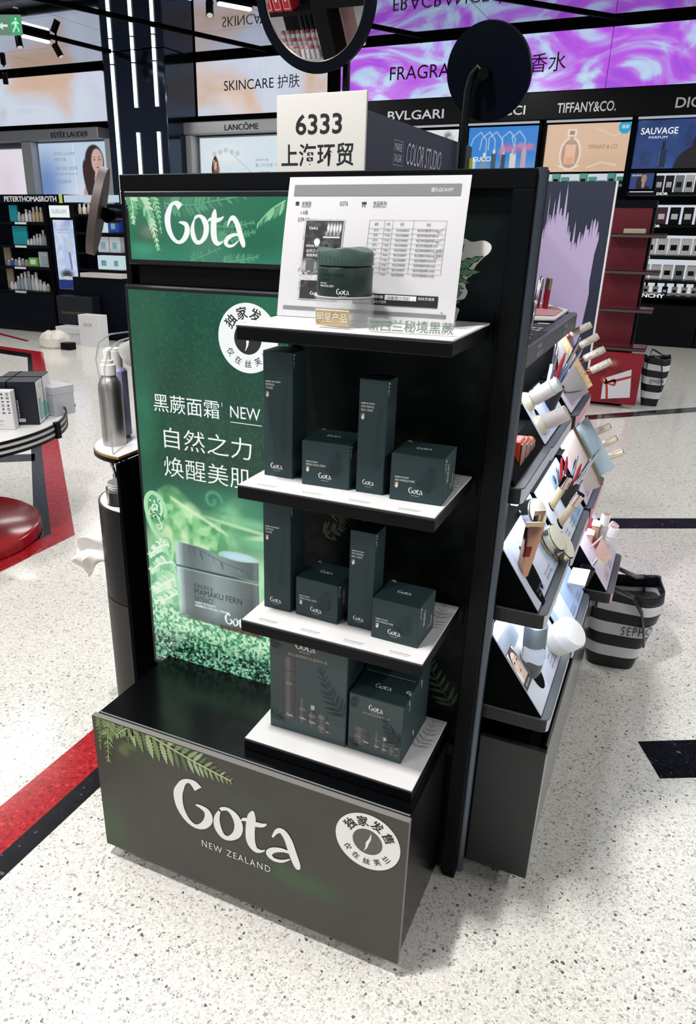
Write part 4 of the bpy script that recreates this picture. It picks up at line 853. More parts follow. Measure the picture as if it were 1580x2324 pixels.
m.flat(strips([(.430, .455, .812, .826), (.432, .452, .803, .806)])+[disc(.436, .797, .003, 8, .004), disc(.448, .797, .003, 8, .004)], fpap, .0007)
for i in range(11): m.flat(strips([(.486, .904, .345+.0345*i*.0+[0, .0335, .067, .1005, .134, .1675, .201, .2345, .268, .3015, .358][i], .3465+[0, .0335, .067, .1005, .134, .1675, .201, .2345, .268, .3015, .358][i])]), fpap, .0007)
for u in (.486, .570, .616, .728, .903): m.flat(strips([(u, u+.0012, .345, .7045)]), fpap, .0007)
for u, s, w_ in ((.515, '品牌', .02), (.582, '货号', .02), (.658, 'UPC', .02), (.80, '品名', .02)): txt(m, s, fpap, u, .668, w=w_, h=.02, d=.0007)
codes = ('717651', '717652', '717655', '717656', '734665', '734664', '717666', '717667', '717670', '717671'); nm_ = ('植芷新时蕴能精华水200ml', '植芷新时蕴能精华霜50ml', '植芷新时蕴能眼霜15ml', '植芷新时蕴能面膜120ml', '植芷黑蕨面霜御颜礼盒（买1送4）', '植芷黑蕨精华水紧肤礼盒（买1送4）', '植芷新时蕴能精华水300ml试品', '植芷新时蕴能精华霜50ml试品', '植芷新时蕴能面霜15ml试品', '植芷新时蕴能面膜120ml试品')
for i in range(10):
    v = .655-.0335*(i+1)+.008; txt(m, 'GOTA', fpap, .515, v, w=.026, h=.014, d=.0007); txt(m, codes[i], fpap, .578, v, w=.030, h=.014, d=.0007); txt(m, '94210238%05d' % (48939+i*7), fpap, .640, v, w=.070, h=.014, d=.0007); txt(m, nm_[i], fpap, .755, v, w=.115 if i not in (4, 5) else .145, h=.0165, d=.0007)
txt(m, '30', fpap, .925, .085, w=.010, h=.012, d=.0007); txt(m, 'INTERNAL USE ONLY', fpap, .40, .058, w=.14, h=.013, d=.0009)
obj('lettering', m, mat('black toner', '#2a2b2e', rough=.6), pp)
P = Pic(.118, .350, .13, .705, 110, '#26282b'); Pm = np.clip((P.U-.118)/.01, 0, 1)
P.rect(.118, .350, .13, .705, '#c4c5c8').rect(.128, .343, .135, .695, '#25272a').rect(.235, .34, .50, .69, '#2f3134').noise(10, 2, .5, .8, '#5a5c5f', .7).blob(.165, .37, .05, .05, '#b9bbbd', .9, 2).rect(.15, .20, .32, .42, '#55585b').rect(.128, .24, .27, .31, '#cfd0d2', .8).noise(22, 4, .5, .7, '#e0e1e2', .7, 2, (P.V < .34)*(P.V > .27)*(P.U < .24)*1.).rect(.128, .343, .135, .22, '#2c2e31').rect(.235, .33, .575, .585, '#d9dadc').rect(.24, .33, .40, .41, '#c9cacc')
for i in range(4): P.rect(.245+.022*i, .26+.022*i, .59, .62+.015*(i % 3), '#8a8c90')
for i in range(3): P.rect(.25+.027*i, .268+.027*i, .42, .53-.03*(i % 2), '#101114')
for i in range(5): P.blob(.26+.017*i, .645, .007, .03, '#e6e7e8', .9, 2)
P.build('picture_print', fpap, printmat('grey picture', 0, rough=.6), pp, .0007)
obj('black_print', MB().flat(strips([(.44, .905, .120, .200)]), fpap, .0007), mat('solid toner', '#1b1c1f', rough=.6), pp)
m = gota(MB(), fpap, .150, .632, .05, .0009); 
m.flat([disc(.203, .545, .017, 20, .026)], fpap, .0009); txt(m, '自然之力', fpap, .148, .470, w=.07, h=.022, d=.0009); txt(m, '焕醒美肌', fpap, .148, .440, w=.07, h=.022, d=.0009); txt(m, '黑蕨面霜 NEW', fpap, .142, .508, w=.075, h=.018, d=.0009); gota(m, fpap, .19, .165, .06, .0009)
txt(m, '请按图陈列，陈列需丰满！', fpap, .452, .165, w=.158, h=.024, bold=.01, d=.0010); txt(m, '如缺货请用', fpap, .80, .168, w=.085, h=.022, d=.0010); txt(m, '同类产品陈列，请勿不陈列', fpap, .452, .131, w=.175, h=.022, d=.0010); m.flat(strips([(.618, .79, .160, .193)]), fpap, .0009); txt(m, '端头GE-N-M7', fpap, .80, .890, w=.115, h=.032, d=.0010)
obj('lettering', m, mat('paper white print', '#f0f0f2', rough=.65), pp); obj('lettering', txt(MB(), '（深度至少为2），', fpap, .622, .163, w=.155, h=.024, d=.0012), MC['black toner'], pp)
m = MB()
for v in (.655, .588, .520, .487): m.flat(ribbon([(.86, v-.022, .002), (.868, v-.03, .003), (.90, v+.012, .001)]), fpap, .0011)
m.flat(ribbon([(.105, .33, .001), (.115, .36, .002), (.112, .33, .001), (.128, .335, .001)]), fpap, .0008); obj('pen_ticks', m, mat('pen ink', '#4a4c55', rough=.5), pp)
# fern cutout behind the paper
fcut = front(.222)
cu = thing('fern_cutout', 'white card cutout of a drawn green fern peeking right of the paper sheet', 'cutout', (.575, .222, zt))
out_ = [(x, z) for x, z, _ in catmull([(.548, 1.17, 0), (.558, 1.205, 0), (.575, 1.202, 0), (.588, 1.212, 0), (.600, 1.208, 0), (.617, 1.210, 0), (.628, 1.204, 0), (.627, 1.195, 0), (.617, 1.186, 0), (.608, 1.175, 0), (.604, 1.164, 0), (.598, 1.159, 0), (.596, 1.148, 0), (.600, 1.141, 0), (.596, 1.131, 0), (.586, 1.128, 0), (.583, 1.120, 0), (.590, 1.116, 0), (.588, 1.108, 0), (.584, 1.098, 0), (.560, zt, 0)], 5)]
obj('card', MB().prism(out_, fcut, -.003, 0), mat('card white', '#dfe0db', rough=.5), cu)
m = MB(); mo = MB()
for k, (an, L, W) in enumerate(((.42, .058, .0085), (.05, .052, .0075), (1.0, .045, .007), (-.35, .040, .006), (1.5, .04, .006))):
    mo.flat([leaflet((.566, 1.166), an, L*1.03, W*1.2, 5)], fcut, .0003); m.flat([leaflet((.566, 1.166), an, L*.97, W*.95, 5)], fcut, .0006)
for (x, z, an, L) in ((.578, 1.150, -.3, .018), (.574, 1.143, -.1, .016), (.578, 1.128, .7, .020), (.578, 1.124, .2, .014), (.575, 1.102, .9, .014)): mo.flat([leaflet((x, z), an, L*1.05, .0040)], fcut, .0003); m.flat([leaflet((x, z), an, L*.95, .0030)], fcut, .0006)
obj('leaf_outline_print', mo, mat('cutout dark green', '#1f3d2e', rough=.5), cu); obj('leaf_print', m, mat('cutout green', '#6fa27e', rough=.5), cu)
m = MB()
for an, L in ((.42, .05), (.05, .045), (1.0, .04), (-.35, .034)):
    for q in range(5): t_ = .25+.14*q; p = (.566+math.cos(an)*L*t_, 1.166+math.sin(an)*L*t_); m.flat(ribbon([(p[0], p[1], .0005), (p[0]+.008*math.cos(an+.55), p[1]+.008*math.sin(an+.55), .0003)])+ribbon([(p[0], p[1], .0005), (p[0]+.008*math.cos(an-.55), p[1]+.008*math.sin(an-.55), .0003)]), fcut, .0009)
obj('vein_print', m, MC['cutout dark green'], cu)
# ================================================================== gondola behind the endcap
STEEL = brushed('brushed steel front', '#b4b9bf', .20, 1., (3, 3, 260))
G = thing('gondola', 'long black make-up gondola running back behind the endcap', 'display stand', (.33, .75, 0))
obj('core', MB().box(-.02, .305, .04, .62, 1.215, 1.03), BLKM, G)
obj('base_cabinet', MB().box(.30, .300, .036, .7985, 1.22, .332), BLK, G)
sf = obj('steel_front', MB().box(.799, .305, .040, .8035, 1.22, .336, .0008), STEEL, G)
obj('side_panel', MB().box(.685, .287, .036, .8065, .299, .344, .0008), mat('charcoal panel', '#25272a', rough=.42), G)
obj('edge_strip', MB().box(.8065, .288, .045, .8085, .2985, .340), mat('pale edge strip', '#aab0b6', rough=.35, metal=.6), G)
obj('ledge', MB().box(.62, .300, .332, .806, 1.22, .338).box(.800, .300, .338, .806, 1.22, .350), BLK, G)
obj('ledge_lip', MB().box(.8035, .300, .341, .8055, 1.22, .3525), mat('steel lip', '#9aa0a6', rough=.3, metal=.9), G)
obj('header_box', MB().box(-.05, .31, 1.03, .60, .49, 1.285).box(-.05, .49, 1.03, .292, 1.2, 1.285), BLKM, G)
HN = mat('slate navy board', '#2e3448', rough=.5)
sp = obj('spine_board', MB().box(.302, .49, 1.03, .330, 1.215, 1.412, .002), HN, G)
fsp = Frame((.3305, 0, 0), (0, 1, 0), (0, 0, 1))
m = MB(); txt(m, 'COLOR STUDIO', fsp, .700, 1.340, w=.24, h=.040, bold=-.004, slant=.18, d=.0008); txt(m, 'MARIE', fsp, .632, 1.360, w=.042, h=.014, d=.0008); txt(m, 'DALGAR', fsp, .632, 1.341, w=.042, h=.014, d=.0008)
for q in ((.625, .681, 1.335, 1.3358), (.625, .681, 1.3775, 1.3783), (.625, .6256, 1.335, 1.378), (.6804, .681, 1.335, 1.378)): m.flat([[(q[0], q[2]), (q[1], q[2]), (q[1], q[3]), (q[0], q[3])]], fsp, .0008)
obj('lettering', m, mat('pale letters', '#c9cede', rough=.5), sp)
obj('tab', MB().box(.3305, 1.185, 1.28, .334, 1.215, 1.385), mat('lime tab', '#a7c832', rough=.5, emit=0), sp)
# purple splashed end wing
wg = thing('wing_panel', 'lilac wing panel with ragged dark paint edge at the far end of the gondola', 'panel', (.59, 1.225, .85))
fw_ = front(1.2205)
obj('board', MB().box(.33, 1.221, .30, .688, 1.236, 1.3305, .001), HN, wg)
rn = random.Random(5); edge = []
k = .345; 
while k < .664:
    top = 1.195+.045*math.sin((k-.40)*11)+.03*math.sin(k*70)+rn.uniform(-.012, .012); sp_ = rn.choice((0, .004, .008, .012, .035, .07)) if rn.random() < .5 else 0; wd_ = rn.uniform(.0022, .0085)
    edge += [(k, top-rn.uniform(.0, .02)), (k+wd_*.35, top+sp_), (k+wd_*.62, top+sp_*.6), (k+wd_*.9, top-rn.uniform(.0, .035))]; k += wd_
poly = [(.345, .86)]+edge+[(.662, 1.165), (.660, 1.10), (.663, 1.07), (.658, 1.0), (.657, .97), (.652, .955), (.653, .86)]
obj('lilac_print', MB().add([fw_(u, v, .0004) for u, v in poly], [tuple(range(len(poly)))]), mat('lilac', '#c3b4dd', rough=.5), wg)
obj('edge_strip', MB().box(.688, 1.219, .80, .6915, 1.237, 1.331), mat('white edge', '#f0f1f2', rough=.4), wg)
obj('lilac_print', MB().box(.45, 1.2195, .62, .665, 1.2208, .859), MC['lilac'], wg)
# header shelf
hs = thing('header_shelf', 'dark header shelf with printed front along the top of the gondola testers', 'shelf', (.63, .65, 1.0))
obj('tray', MB().box(.36, .305, 1.026, .655, 1.0, 1.040, .001), mat('slate shelf', '#3a3d47', rough=.45), hs)
hf = obj('front_rail', MB().box(.648, .305, 1.008, .668, .998, 1.046, .003), mat('slate rail', '#4b4e58', rough=.45), hs)
fh_ = Frame((.6684, 0, 0), (0, 1, 0), (0, 0, 1))
m = MB()
for y in (.48, .80): txt(txt(m, 'MARIE', fh_, y, 1.030, w=.045, h=.008, d=.0006), '眼妆 LIP', fh_, y, 1.016, w=.06, h=.009, d=.0006)
obj('lettering', m, mat('pale grey letters', '#a9abb2', rough=.5), hs)
m = MB()
for y in (.55, .585, .66, .695, .78): m.box(.615, y, 1.0402, .640, y+.012, 1.0408)
obj('label_plates', m, WHT, hs)
# cool light strips under the header shelf and the trays
def strip_lamp(x, z, y0, y1, pw):
    l = bpy.data.lights.new('shelf_light', 'AREA'); l.shape = 'RECTANGLE'; l.size = .012; l.size_y = y1-y0; l.energy = pw; l.color = (.86, .93, 1.)
    o = bpy.data.objects.new('shelf_light', l); COL.objects.link(o); o.location = (x, (y0+y1)/2, z); o.rotation_euler = (0, math.radians(18), 0)
    obj('light_strip', MB().box(x-.006, y0, z+.002, x+.006, y1, z+.006), mat('strip diffuser', '#e8f0fa', emit=1.2), G)
strip_lamp(.640, 1.014, .31, .99, 1.5); strip_lamp(.690, .796, .31, 1.17, 1.6); strip_lamp(.752, .578, .31, 1.17, 1.3)
# ---- slanted tester trays
LIL = mat('tester panel lilac', '#cfd6ea', rough=.35); LIL2 = mat('tester panel blue', '#a9c0e6', rough=.35); PNK = mat('tester panel pink', '#d9cbe0', rough=.35)
TRAY = mat('grey tray lip', '#5a5f66', rough=.45); TRB = mat('dark tray', '#15181c', rough=.4)
def tester_tray(label, y0, y1, xf, z, xb, zb, col, frontcol, face=None, words=(), xin=.62):
    """tray lip at xf, z; slanted board from (xf-.016, z+.006) up to (xb, zb)"""
    t = thing('tester_tray', label, 'tester tray', ((xf+xb)/2, (y0+y1)/2, z-.03))
    r = .014; c0 = [(xf-r+r*math.cos(a_), y0+r-r*math.cos(PI/2-a_)) for a_ in [PI/2*(1-q/6) for q in range(7)]]
    c0 = [(xf-r+r*math.sin(q*PI/12), y0+r-r*math.cos(q*PI/12)) for q in range(7)]; c1 = [(xf-r+r*math.cos(q*PI/12), y1-r+r*math.sin(q*PI/12)) for q in range(7)]
    pl = [(xin, y0)]+c0+c1+[(xin, y1)]; F = Frame((0, 0, z), (1, 0, 0), (0, 1, 0))
    obj('tray', MB().prism(pl, F, -.028, -.002), TRB, t)
    obj('tray_lip', MB().prism(pl, F, -.002, 0), TRAY, t)
    wrp = MB(); q = c0[3:]+c1[:4]
    for (xa, ya), (xb_, yb_) in zip(q, q[1:]): wrp.add([(xa+.0006, ya, z-.0275), (xb_+.0006, yb_, z-.0275), (xb_+.0006, yb_, z-.0022), (xa+.0006, ya, z-.0022)], [(0, 1, 2, 3)])
    obj('front_print', wrp, frontcol, t)
    A = (xf-.016, z+.004); B = (xb, zb); ya, yb = y0+.004, y1-.004
    obj('board_body', MB().add([(A[0], ya, z), (A[0], ya, A[1]), (B[0], ya, B[1]), (xin, ya, B[1]), (xin, ya, z), (A[0], yb, z), (A[0], yb, A[1]), (B[0], yb, B[1]), (xin, yb, B[1]), (xin, yb, z)],
        [(0, 4, 3, 2, 1), (5, 6, 7, 8, 9), (0, 1, 6, 5), (1, 2, 7, 6), (2, 3, 8, 7), (3, 4, 9, 8), (4, 0, 5, 9)]), BLKM, t)
    fr = Frame((A[0], ya, A[1]), (0, 1, 0), (B[0]-A[0], 0, B[1]-A[1])); L = math.hypot(B[0]-A[0], B[1]-A[1]); W = yb-ya
    bd = obj('face_board', MB().prism([(0, 0), (W, 0), (W, L), (0, L)], fr, 0, .0015), col, t)
    m = MB()
    for u, v, s, w_, h_ in words: txt(m, s, fr, u, v, w=w_, h=h_, d=.0020)
    if words: obj('lettering', m, mat('blue grey print', '#6a7590', rough=.5), bd)
    return t, fr, W, L, bd
WD = [(.04, .008, 'PERFECTION 粉底 01', .05, .006), (.04, .018, 'MAKEUP OF BEAUTY', .05, .004), (.12, .008, '轻透气垫 隔离', .05, .006), (.12, .018, 'PRIMER FOUNDATION', .05, .004), (.20, .008, '光感遮瑕', .05, .006), (.20, .018, 'CONCEALER BASE', .05, .004)]
WF = mat('tray front print', '#c4c6d4', rough=.45); WF2 = mat('tray front lilac', '#b9aac6', rough=.45); WFP = mat('tray front pink', '#d8a9b4', rough=.45)
t41 = tester_tray('lowest tester tray nearest the endcap, with a face photo and clear bottle', .30, .588, .801, .404, .676, .557, LIL, WF, None, [(.16, .010, 'BIFIDA 精华水', .05, .006), (.16, .020, 'FRESH TONIC ESSENCE', .05, .004), (.16, .030, '500ML', .025, .004)])
t42 = tester_tray('lowest tester tray in the middle, pale blue, behind the white jar', .594, .882, .806, .400, .68, .557, LIL2, WF, None, WD)
t43 = tester_tray('lowest far tester tray with white lipsticks and compacts', .905, 1.175, .856, .400, .73, .556, PNK, WFP, None, WD[:4])
t31 = tester_tray('middle tester tray nearest the endcap, with gold tubes and gold jars', .30, .588, .769, .612, .678, .723, LIL, WF, None, WD)
t32 = tester_tray('middle tester tray with beige sticks and a brush cup', .594, .882, .774, .612, .68, .73, LIL2, WF, None, WD)
t33 = tester_tray('middle far tester tray with an open mirror palette', .90, 1.175, .778, .612, .69, .73, PNK, WFP, None, WD[:2])
t21 = tester_tray('upper tester tray nearest the endcap, mostly hidden by the dark post', .30, .588, .703, .832, .655, .880, BLKM, WF, None)
t22 = tester_tray('upper tester tray with two foundation bottles', .594, .882, .704, .828, .636, .906, LIL, WF, None, WD)
t23 = tester_tray('upper far tester tray with the bamboo edged palette', .90, 1.175, .712, .828, .64, .906, PNK, WFP, None, WD[:2])
def hole(tt, u, v, w_, h_): obj('slot', MB().flat([disc(u, v, w_, 18, h_)], tt[1], .0019), BLKM, tt[4])
def band(tt, u0, u1, v0, v1, m_): obj('print_band', MB().flat([[(u0, v0), (u1, v0), (u1, v1), (u0, v1)]], tt[1], .0017), m_, tt[4])
band(t41, 0, .10, 0, t41[3], mat('band pale', '#dfe6f4', rough=.35)); band(t41, .0, .28, .12, .16, mat('band grey blue', '#aebdd6', rough=.35)); band(t42, .03, .12, 0, .14, MC['band pale']); band(t31, .17, .28, .0, .14, mat('band blue', '#b4c8ea', rough=.35)); band(t32, 0, .14, 0, .13, MC['band pale']); band(t22, .0, .05, 0, .1, MC['band pale']); band(t22, .13, .2, 0, .1, MC['band blue'])
# face photo card on tray 4-1
fr = t41[1]; P = Pic(.002, .046, .053, .129, 70, '#f4ece6'); u0, v0 = .024, .099
P.ell(u0, v0+.008, .0195, .028, '#4a3a36', soft=.1).ell(u0+.001, v0-.028, .010, .022, '#e2c3b2', soft=.1).ell(u0, v0, .0160, .024, '#eed3c4', soft=.08).rect(.002, .046, .053, .067, '#33363c')
for e in (-.008, .008): P.ell(u0+e, v0+.006, .004, .003, '#2b1d1a', .9, .3).line([(u0+e-.005, v0+.013), (u0+e+.005, v0+.0135)], .0012, '#6b5044', .8)
P.ell(u0, v0-.0135, .0050, .0026, '#c0504e', .95, .3).line([(u0+.001, v0+.004), (u0+.003, v0-.008), (u0, v0-.009)], .001, '#c79a86', .8)
pc = obj('face_card', MB().prism([(.001, .052), (.047, .052), (.047, .130), (.001, .130)], fr, .0016, .0021), mat('card edge black', '#20242b', rough=.5), t41[4])
P.build('photo_print', fr, printmat('photo print', 0, rough=.35), t41[4], .0023); obj('lettering', txt(MB(), '健康光泽 BEFORE', fr, .008, .057, w=.032, h=.006, d=.0026), LETW, t41[4])
hole(t41, .078, .045, .024, .03); hole(t31, .075, .055, .016, .045); hole(t31, .045, .040, .02, .05)
hole(t32, .05, .045, .014, .012); hole(t32, .055, .085, .012, .011); hole(t22, .035, .03, .016, .018); hole(t22, .055, .055, .012, .012); hole(t42, .10, .11, .03, .015)
# ---- testers standing in the trays
V3 = Vector
def stick(name, label, cat, segs, group=None, n=18):
    """segs: list of (p0, p1, [(r,t)..], material, part name)"""
    t = thing(name, label, cat, segs[0][0], group)
    for p0, p1, prof, m_, nm in segs: obj(nm, MB().lathe(p0, p1, prof, n), m_, t, True)
    return t
def lerp(A, B, k): return tuple(A[i]+(B[i]-A[i])*k for i in range(3))
def rod(r, ch=.06): return [(0, 0), (r*.86, 0), (r, ch), (r, 1-ch), (r*.86, 1), (0, 1)]
GLIT = mat('grey glitter cap', '#6d7b86', rough=.35, metal=.5)
b0, b1_ = (.752, .365, .450), (.748, .365, .548)
ax = V3(b1_)-V3(b0)
stick('clear_bottle', 'clear faceted toner bottle with grey glitter cap on the lowest near tray', 'bottle', [(b0, lerp(b0, b1_, .66), [(0, 0), (.011, 0), (.0155, .12), (.0215, .62), (.0225, .75), (.0205, .97), (.017, 1), (0, 1)], mat('frosted clear', '#f2f7f8', rough=.08, trans=.85, ior=1.15), 'body'), (lerp(b0, b1_, .67), lerp(b0, b1_, 1.12), rod(.0212, .05), GLIT, 'cap')], n=24)
j0 = V3((.770, .528, .440)); jn = V3((.62, -.22, .75)).normalized()
stick('white_jar', 'white cream jar tilted on the lowest near tray beside the clear bottle', 'jar', [(tuple(j0-jn*.002), tuple(j0+jn*.030), [(0, 0), (.026, 0), (.0305, .1), (.0335, 1), (0, 1)], mat('ivory plastic', '#e9e7da', rough=.35), 'body'), (tuple(j0+jn*.031), tuple(j0+jn*.056), [(0, 0), (.0345, 0), (.0345, .82), (.031, 1), (0, 1)], mat('white plastic', '#f0f1f2', rough=.35), 'lid')], n=40)
def tube_(label, base, top, side, wb, wt, m_, group):
    """metal squeeze tube: round shoulder below, crimped flat end above"""
    base, top, side = V3(base), V3(top), V3(side).normalized(); d = (top-base); nrm = d.cross(side).normalized(); mb = MB(); n = 20; rings = []
    for k in range(9):
        s_ = k/8; wv = wb+(wt-wb)*s_; tk = wb*.9*(1-s_)**.7+.0012
        rings.append([tuple(base+d*s_+side*(wv*math.cos(2*PI*q/n))+nrm*(tk*math.sin(2*PI*q/n))) for q in range(n)])
    vs = [p for r in rings for p in r]; fs = [(k*n+q, k*n+(q+1) % n, (k+1)*n+(q+1) % n, (k+1)*n+q) for k in range(8) for q in range(n)]+[tuple(range(n))[::-1]]
    mb.add(vs, fs); t = thing('foundation_tube', label, 'tube', tuple(base), group); obj('body', mb, m_, t, True)
    up = d.normalized(); cr = MB(); A = top; 
    cr.add([tuple(A+side*(wt*sx)+nrm*(.0011*sy)+up*h_) for h_ in (-.001, .0085) for sx in (-1, 1) for sy in (-1, 1)], [(0, 1, 3, 2), (4, 6, 7, 5), (0, 4, 5, 1), (2, 3, 7, 6), (0, 2, 6, 4), (1, 5, 7, 3)]); obj('crimp', cr, mat('crimped metal', '#c6b49a', rough=.35, metal=1.), t)
    obj('red_patch', MB().add([tuple(base+d*s_+side*(wv*x_)+nrm*(-(wb*.9*(1-s_)**.7+.0012)*math.sqrt(max(0, 1-x_*x_))-.0004)) for s_, wv in ((.42, wb+(wt-wb)*.42), (.62, wb+(wt-wb)*.62)) for x_ in (-.5, -.2, .1, .4)], [(q, q+1, q+5, q+4) for q in range(3)]), mat('dark red foil', '#7c3234', rough=.25, metal=.6), t)
    return t
tube_('pink gold squeeze tube standing in front on the middle near tray', (.714, .335, .664), (.7255, .332, .759), (1, 0, .18), .0115, .0160, ROSE, 'metal tubes on the middle near tray')
tube_('pale gold squeeze tube behind the front tube on the middle near tray', (.716, .392, .672), (.7225, .395, .758), (1, 0, .25), .0085, .0095, mat('pale gold tube', '#cdbda6', rough=.2, metal=1.), 'metal tubes on the middle near tray')
stick('white_compact', 'round silver and cream jar leaning at the back of the middle near tray', 'jar', [((.684, .50, .716), (.706, .492, .728), rod(.028, .1), SIL, 'case'), ((.7062, .492, .7282), (.709, .491, .7296), rod(.026, .1), mat('cream face', '#d9d6c8', rough=.4), 'face')], n=32)
nj = V3((.80, -.10, .60)).normalized()
for q, (c0_, lb) in enumerate((((.727, .520, .660), 'gold rimmed cream jar, upper of two on the middle near tray'), ((.744, .545, .638), 'gold rimmed cream jar, lower of two on the middle near tray'))):
    c0_ = V3(c0_); stick('gold_jar', lb, 'jar', [(tuple(c0_-nj*.008), tuple(c0_+nj*.007), rod(.0275, .08), GOLD, 'base'), (tuple(c0_+nj*.0078), tuple(c0_+nj*.0235), rod(.029, .05), mat('pale gold metal', '#e6dcc0', rough=.1, metal=1.), 'lid'), (tuple(c0_+nj*.0236), tuple(c0_+nj*.0246), rod(.0265, .1), mat('cream lid face', '#e0dccb', rough=.35), 'lid_face')], n=40)
BEI = mat('beige foundation', '#c8b796', rough=.3)
for B_, T_, lb in (((.708, .657, .679), (.737, .657, .757), 'beige foundation stick with chrome top, upper on the middle tray'), ((.731, .657, .647), (.765, .657, .722), 'beige foundation stick with chrome top, lower on the middle tray')):
    stick('foundation_stick', lb, 'make-up stick', [(B_, lerp(B_, T_, .66), rod(.0082, .02), BEI, 'barrel'), (lerp(B_, T_, .66), T_, rod(.0098, .04), mat('rosy chrome', '#cfb8a8', rough=.12, metal=1.), 'cap'), (lerp(B_, T_, 1.001), lerp(B_, T_, 1.02), rod(.0085, .1), BLKM, 'cap_top')], 'foundation sticks on the middle tray')
def cup(label, c, r, h, tilt=(0, 0, 1)):
    t = thing('brush_cup', label, 'cup', c); a_ = V3(tilt).normalized(); c2 = V3(c)+a_*h
    obj('shell', MB().lathe(c, tuple(c2), [(0, 0), (r*.9, 0), (r, .95), (r, 1), (r*.9, 1), (r*.86, .9), (r*.8, .1), (0, .1)], 28), mat('black cup', '#14181e', rough=.45), t, True); return t
cup('black cup of eye pencils on the middle tester tray', (.722, .765, .640), .024, .072, (.10, 0, 1))
cup('black cup of eye pencils on the upper tester tray', (.655, .775, .858), .020, .062, (.25, 0, 1))
cup('small black cup holding one pencil behind the compacts on the lowest far tray', (.782, .89, .420), .018, .045, (.2, 0, 1))
PEN = [mat('silver pencil', '#c8ccd6', rough=.18, metal=1.), mat('red pencil', '#a3262c', rough=.25), mat('blue silver pencil', '#8794c4', rough=.2, metal=.8), mat('white pencil', '#e6e8ee', rough=.25)]
def pencil(B_, T_, k, label, group, r=.0034):
    stick('eye_pencil', label, 'pencil', [(B_, lerp(B_, T_, .62), rod(r, .02), PEN[k], 'barrel'), (lerp(B_, T_, .62), T_, [(0, 0), (r*1.05, 0), (r*1.05, .6), (r*.5, .95), (0, 1)], PEN[0] if k != 1 else PEN[1], 'cap')], group, 10)
for q, (B_, T_, k) in enumerate((((.716, .755, .655), (.700, .755, .745), 0), ((.718, .760, .655), (.706, .760, .765), 1), ((.720, .770, .655), (.716, .768, .768), 1), ((.726, .765, .655), (.738, .765, .775), 2), ((.728, .765, .655), (.748, .763, .757), 1), ((.722, .755, .66), (.772, .758, .785), 0), ((.726, .758, .66), (.782, .76, .800), 0), ((.728, .768, .66), (.757, .77, .720), 2), ((.716, .770, .655), (.692, .768, .722), 0))):
    pencil(B_, T_, k, ('upright silver', 'short red ended', 'tall red ended', 'lilac silver', 'red tipped', 'long leaning silver', 'longest leaning silver', 'short lilac', 'left leaning silver')[q]+' eye pencil in the black cup on the middle tray', 'pencils in the middle tray cup')
for q, (B_, T_, k) in enumerate((((.650, .775, .870), (.660, .78, 1.015), 3), ((.652, .78, .870), (.664, .78, .995), 2), ((.657, .775, .872), (.680, .78, .985), 1), ((.659, .775, .872), (.706, .78, 1.019), 2), ((.661, .78, .872), (.714, .78, 1.000), 0))):
    pencil(B_, T_, k, ('white', 'upright lilac', 'red', 'longest lilac', 'silver')[q]+' eye pencil in the black cup on the upper tray', 'pencils in the upper tray cup', .0038)
pencil((.782, .89, .43), (.808, .93, .478), 3, 'white eye pencil in the small cup on the lowest far tray', None)
# foundation bottles on the upper tray
FB = mat('foundation bottle', '#d6cdb6', rough=.18); FCAP = mat('blush beige cap', '#ddd2cd', rough=.4)
for c0_, k, lb in (((.637, .622, .905), .0, 'foundation bottle with blush cap, upper one on the upper tray'), ((.668, .622, .862), .0, 'foundation bottle with blush cap, lower one on the upper tray')):
    B_ = V3(c0_); d = V3((.80, 0, .60)).normalized() if c0_[2] > .88 else V3((.84, 0, .54)).normalized()
    t = stick('foundation_bottle', lb, 'bottle', [(tuple(B_-d*.012), tuple(B_+d*.018), [(0, 0), (.019, 0), (.0215, .1), (.0205, .62), (.013, .92), (.009, 1), (0, 1)], FB, 'glass'), (tuple(B_+d*.017), tuple(B_+d*.060), [(0, 0), (.0150, 0), (.0158, .04), (.0158, 1), (.0135, 1), (.0135, .96), (0, .96)], FCAP, 'cap')], 'foundation bottles on the upper tray', 32)
    if c0_[2] > .88: obj('inner_cap', MB().lathe(tuple(B_+d*.060), tuple(B_+d*.074), rod(.0148, .05), 32 if False else 24), mat('frosted cap', '#d8d9dc', rough=.2), t, True)
# bamboo palette on the upper far tray (lid leaning open)
def slab(name, corners, th, m_, parent):
    c = [V3(q) for q in corners]; n = (c[1]-c[0]).cross(c[2]-c[0]).normalized()*th
    return obj(name, MB().add([tuple(q) for q in c]+[tuple(q-n) for q in c], [(0, 1, 2, 3), (7, 6, 5, 4)]+[(i, 4+i, 4+(i+1) % 4, (i+1) % 4) for i in range(4)]), m_, parent)
def speck(name, base, spots, sc):
    m, nt, p = nodes_of(name, color=base, rough=.45); g = N(nt, 'ShaderNodeNewGeometry'); v = N(nt, 'ShaderNodeTexNoise'); v.inputs['Scale'].default_value = sc; nt.links.new(g.outputs['Position'], v.inputs['Vector'])
    nt.links.new(ramp(nt, v.outputs[0], [(0, base), (.56, base), (.62, spots), (1, spots)]), p.inputs['Base Color']); return m
GRAN = speck('speckled stone cap', '#d3cdc2', '#7d766c', 420); BAM = speck('bamboo edge', '#cdb28a', '#a8854f', 160)
pl = thing('make_up_palette', 'grey make-up palette with bamboo edge and dark fan drawing on the upper far tray', 'palette', (.69, .96, .84))
slab('lid', [(.634, .95, .998), (.684, .945, .841), (.725, .95, .872), (.7215, .955, .886)][0:1]+[(.6600, .948, .869), (.684, .945, .841), (.7235, .95, .875)], .003, mat('taupe lid', '#a09a98', rough=.3), pl)
slab('bamboo_edge', [(.634, .956, .998), (.7195, .956, .881), (.7290, .956, .890), (.6485, .956, 1.004)], .006, BAM, pl)
